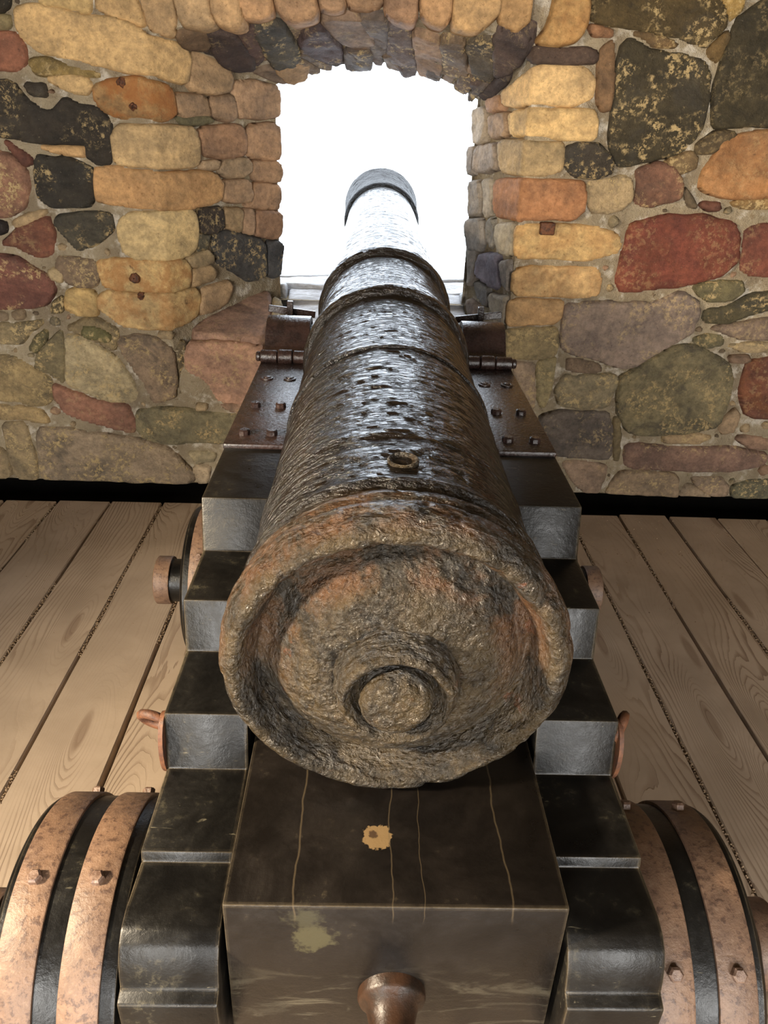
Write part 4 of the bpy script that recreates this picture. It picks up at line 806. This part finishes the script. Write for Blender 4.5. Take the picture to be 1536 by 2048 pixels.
for sg in (-1, 1):
    i0, i1 = (0.254 * sg, 0.400 * sg); lo, hi = min(i0, i1), max(i0, i1)
    bm = bmesh.new(); prism_x(bm, prof, lo, hi, 0.0045, 2)
    ch = bm_obj('cheek', bm, M['wood'], car, 35); P2(ch)
    # strap plate on the cheek top
    bm = bmesh.new(); box_bm(bm, lo - 0.002, hi + 0.002, 1.715, 2.43, 0.921, 0.936, 0.004, 2); bm_obj('strap_plate', bm, M['plate'], ch, 40)
    for y, me, nm in ((1.782, rivet_me, 'rivet'), (1.985, rivet_me, 'rivet'), (2.235, flush_me, 'flush_rivet')):
        for dx in (0.292, 0.360):
            link(me, nm, ch, Matrix.Translation((sg * dx, y, 0.936)) @ Matrix.Rotation(random.uniform(0, 3), 4, 'Z'))
    # hinge of the cap square
    yh, zh, rh = 2.415, 0.952, 0.021
    for a, b, r, nm in ((0.256, 0.298, rh, 'hinge_knuckle'), (0.300, 0.346, rh + 0.0025, 'hinge_knuckle'), (0.348, 0.402, rh, 'hinge_knuckle'), (0.402, 0.416, 0.0155, 'hinge_pin')):
        bm = bmesh.new(); a_, b_ = sorted((sg * a, sg * b)); lathe_bm(bm, [(a_, r - 0.003), (a_ + 0.003, r), (b_ - 0.003, r), (b_, r - 0.003)], 'X', 24, (0, yh, zh)); bm_obj(nm, bm, M['plate'], ch, 40)
    # cap square arching over the trunnion
    out = [(2.43, 0.930), (2.45, 0.948), (2.478, 0.952), (2.500, 0.962), (2.514, 0.980)] + [(TY - 0.098 * math.cos(a), TZ + 0.092 * math.sin(a)) for a in np.linspace(0.52, math.pi - 0.52, 15)] + [(2.706, 0.98), (2.725, 0.957), (2.75, 0.946), (2.90, 0.944)]
    inn = [(2.90, 0.926), (2.735, 0.928)] + [(TY + 0.078 * math.cos(a), TZ + 0.074 * math.sin(a)) for a in np.linspace(0.2, math.pi - 0.2, 15)] + [(2.485, 0.928)]
    bm = bmesh.new(); prism_x(bm, out + inn, lo, hi - 0.004 * (sg > 0) + 0.0, 0.003, 2); bm_obj('cap_square', bm, M['plate'], ch, 40)
    bm = bmesh.new(); box_bm(bm, sg * 0.345 - 0.011, sg * 0.345 + 0.011, 2.80, 2.822, 0.93, 1.045, 0.002, 1); bm_obj('forelock_bolt', bm, M['plate'], ch)
    bm = bmesh.new(); box_bm(bm, -0.085, 0.085, -0.006, 0.006, -0.012, 0.012, 0.002, 1); o = bm_obj('forelock_key', bm, M['plate'], ch); o.location = (sg * 0.340, 2.825, 1.005); o.rotation_euler = (0, -0.12 * sg, 0.06)
    # ring bolt on the outer side
    bm = bmesh.new(); lathe_bm(bm, [(0, 0.034), (0.008, 0.033), (0.010, 0.026)], 'X', 20); o = bm_obj('ring_bolt_plate', bm, M['rust'], ch, 40); o.location = (sg * 0.400, 1.045, 0.635); o.scale = (1, 1.1, 1.9)
    if sg > 0: o.rotation_euler = (0, 0, 0)
    else: o.rotation_euler = (0, 0, math.pi)
    bm = bmesh.new(); nR, nr_ = 24, 8; ring = []
    for a in range(nR):
        A = 2 * math.pi * a / nR; rr = []
        for b in range(nr_):
            Bq = 2 * math.pi * b / nr_; q = 0.026 + 0.0085 * math.cos(Bq); rr.append(bm.verts.new((q * math.cos(A), 0.0085 * math.sin(Bq), q * math.sin(A))))
        ring.append(rr)
    for a in range(nR):
        for b in range(nr_): bm.faces.new((ring[a][b], ring[a][(b + 1) % nr_], ring[(a + 1) % nR][(b + 1) % nr_], ring[(a + 1) % nR][b]))
    o = bm_obj('eye_ring', bm, M['rust'], ch, 60); o.location = (sg * (0.424 if sg < 0 else 0.412), 1.06, 0.67); o.rotation_euler = (0.5, 0, 0.3 * sg) if sg < 0 else (0.2, 0, 1.1)
# cross timbers
for y0, y1, z0, z1, nm in ((2.80, 2.95, 0.36, 0.80, 'transom'), (0.80, 1.06, 0.14, 0.30, 'axletree'), (2.06, 2.30, 0.14, 0.30, 'axletree')):
    w = 0.253 if nm == 'transom' else 0.41
    bm = bmesh.new(); box_bm(bm, -w, w, y0, y1, z0, z1, 0.006, 2); P2(bm_obj(nm, bm, M['wood'], car, 35))
bm = bmesh.new(); box_bm(bm, -0.25, 0.25, 0.74, 2.25, 0.302, 0.342, 0.005, 2); P2(bm_obj('stool_bed', bm, M['wood'], car, 35))
# trucks (wheels)
WR = 0.25
def truck(sg, xin, width, yc, phase, margin):
    x0 = sg * xin
    b1, b2 = margin + 0.064, margin + 0.064 + 0.040; b3 = b2 + 0.062
    if width < 0.21: b1, b2, b3 = margin + 0.058, margin + 0.058 + 0.034, margin + 0.092 + 0.056
    bm = bmesh.new(); pr = [(0.0, 0.05), (0.0, WR - 0.012), (0.004, WR - 0.005), (0.010, WR - 0.002), (width - 0.010, WR - 0.002), (width - 0.004, WR - 0.006), (width, WR - 0.014), (width, 0.06)]
    lathe_bm(bm, [(sg * a, r) for a, r in pr], 'X', 96); wh = bm_obj('truck_wheel', bm, M['wood'], car, 30); wh.location = (x0, yc - 1.5, WR)
    for a, b in ((margin, b1), (b2, b3)):
        bm = bmesh.new(); pr = [(a, WR - 0.008), (a, WR + 0.0035), (a + 0.003, WR + 0.005), (b - 0.003, WR + 0.005), (b, WR + 0.0035), (b, WR - 0.008)]
        lathe_bm(bm, [(sg * q, r) for q, r in pr], 'X', 96, closed=True); bm_obj('iron_band', bm, M['band'], wh, 30)['label'] = 'rusty brown iron band'
        for k in range(5):
            t = phase + k * 2 * math.pi / 5   # angle from the rear horizontal, upwards
            d = Vector((0, -math.cos(t), math.sin(t))); q = Vector((0, 0, 1)).rotation_difference(d).to_matrix().to_4x4()
            link(bolt_me, 'bolt', wh, Matrix.Translation(Vector((sg * (a + b) / 2, 0, 0)) + d * (WR + 0.005)) @ q)
    bm = bmesh.new(); pr = [(width - 0.01, 0.072), (width + 0.115, 0.070), (width + 0.120, 0.062)]
    lathe_bm(bm, [(sg * q, r) for q, r in pr], 'X', 40); bm_obj('axle_arm', bm, M['wood'], wh, 35)
    bm = bmesh.new(); pr = [(width + 0.075, 0.060), (width + 0.075, 0.0785), (width + 0.078, 0.080), (width + 0.122, 0.080), (width + 0.125, 0.077), (width + 0.125, 0.050)]
    lathe_bm(bm, [(sg * q, r) for q, r in pr], 'X', 40); bm_obj('axle_ring', bm, M['band'], wh, 35)
    return wh
truck(-1, 0.429, 0.212, 0.935, math.radians(75), 0.027)
truck(1, 0.400, 0.212, 0.935, math.radians(46), 0.024)
truck(-1, 0.412, 0.200, 2.185, math.radians(120), 0.024)
truck(1, 0.405, 0.200, 2.185, math.radians(100), 0.024)

# ------------------------------------------------------------------ quoin (wedge block under the breech)
qn = empty('elevating_quoin', (KX, 0.712, 0.342)); tag(qn, 'large black wooden wedge block propping up the cannon breech', 'wedge')
bm = bmesh.new(); prism_x(bm, [(0.0, 0.002), (-0.002, 0.312), (0.30, 0.306), (0.62, 0.300), (0.62, 0.002)], -0.2455, 0.2455, 0.004, 2)
bm_obj('block', bm, M['quoin'], qn, 35)
bm = bmesh.new(); lathe_bm(bm, [(0.03, 0.050), (-0.010, 0.052), (-0.016, 0.049), (-0.022, 0.040), (-0.05, 0.033), (-0.10, 0.031), (-0.16, 0.034), (-0.185, 0.030), (-0.192, 0.014)], 'Y', 36)
o = bm_obj('handle', bm, M['handle'], qn, 50); o['label'] = 'worn brown wooden handle'; o.location = (0.0, 0.0, 0.112); o.rotation_euler = (0.10, 0, 0)
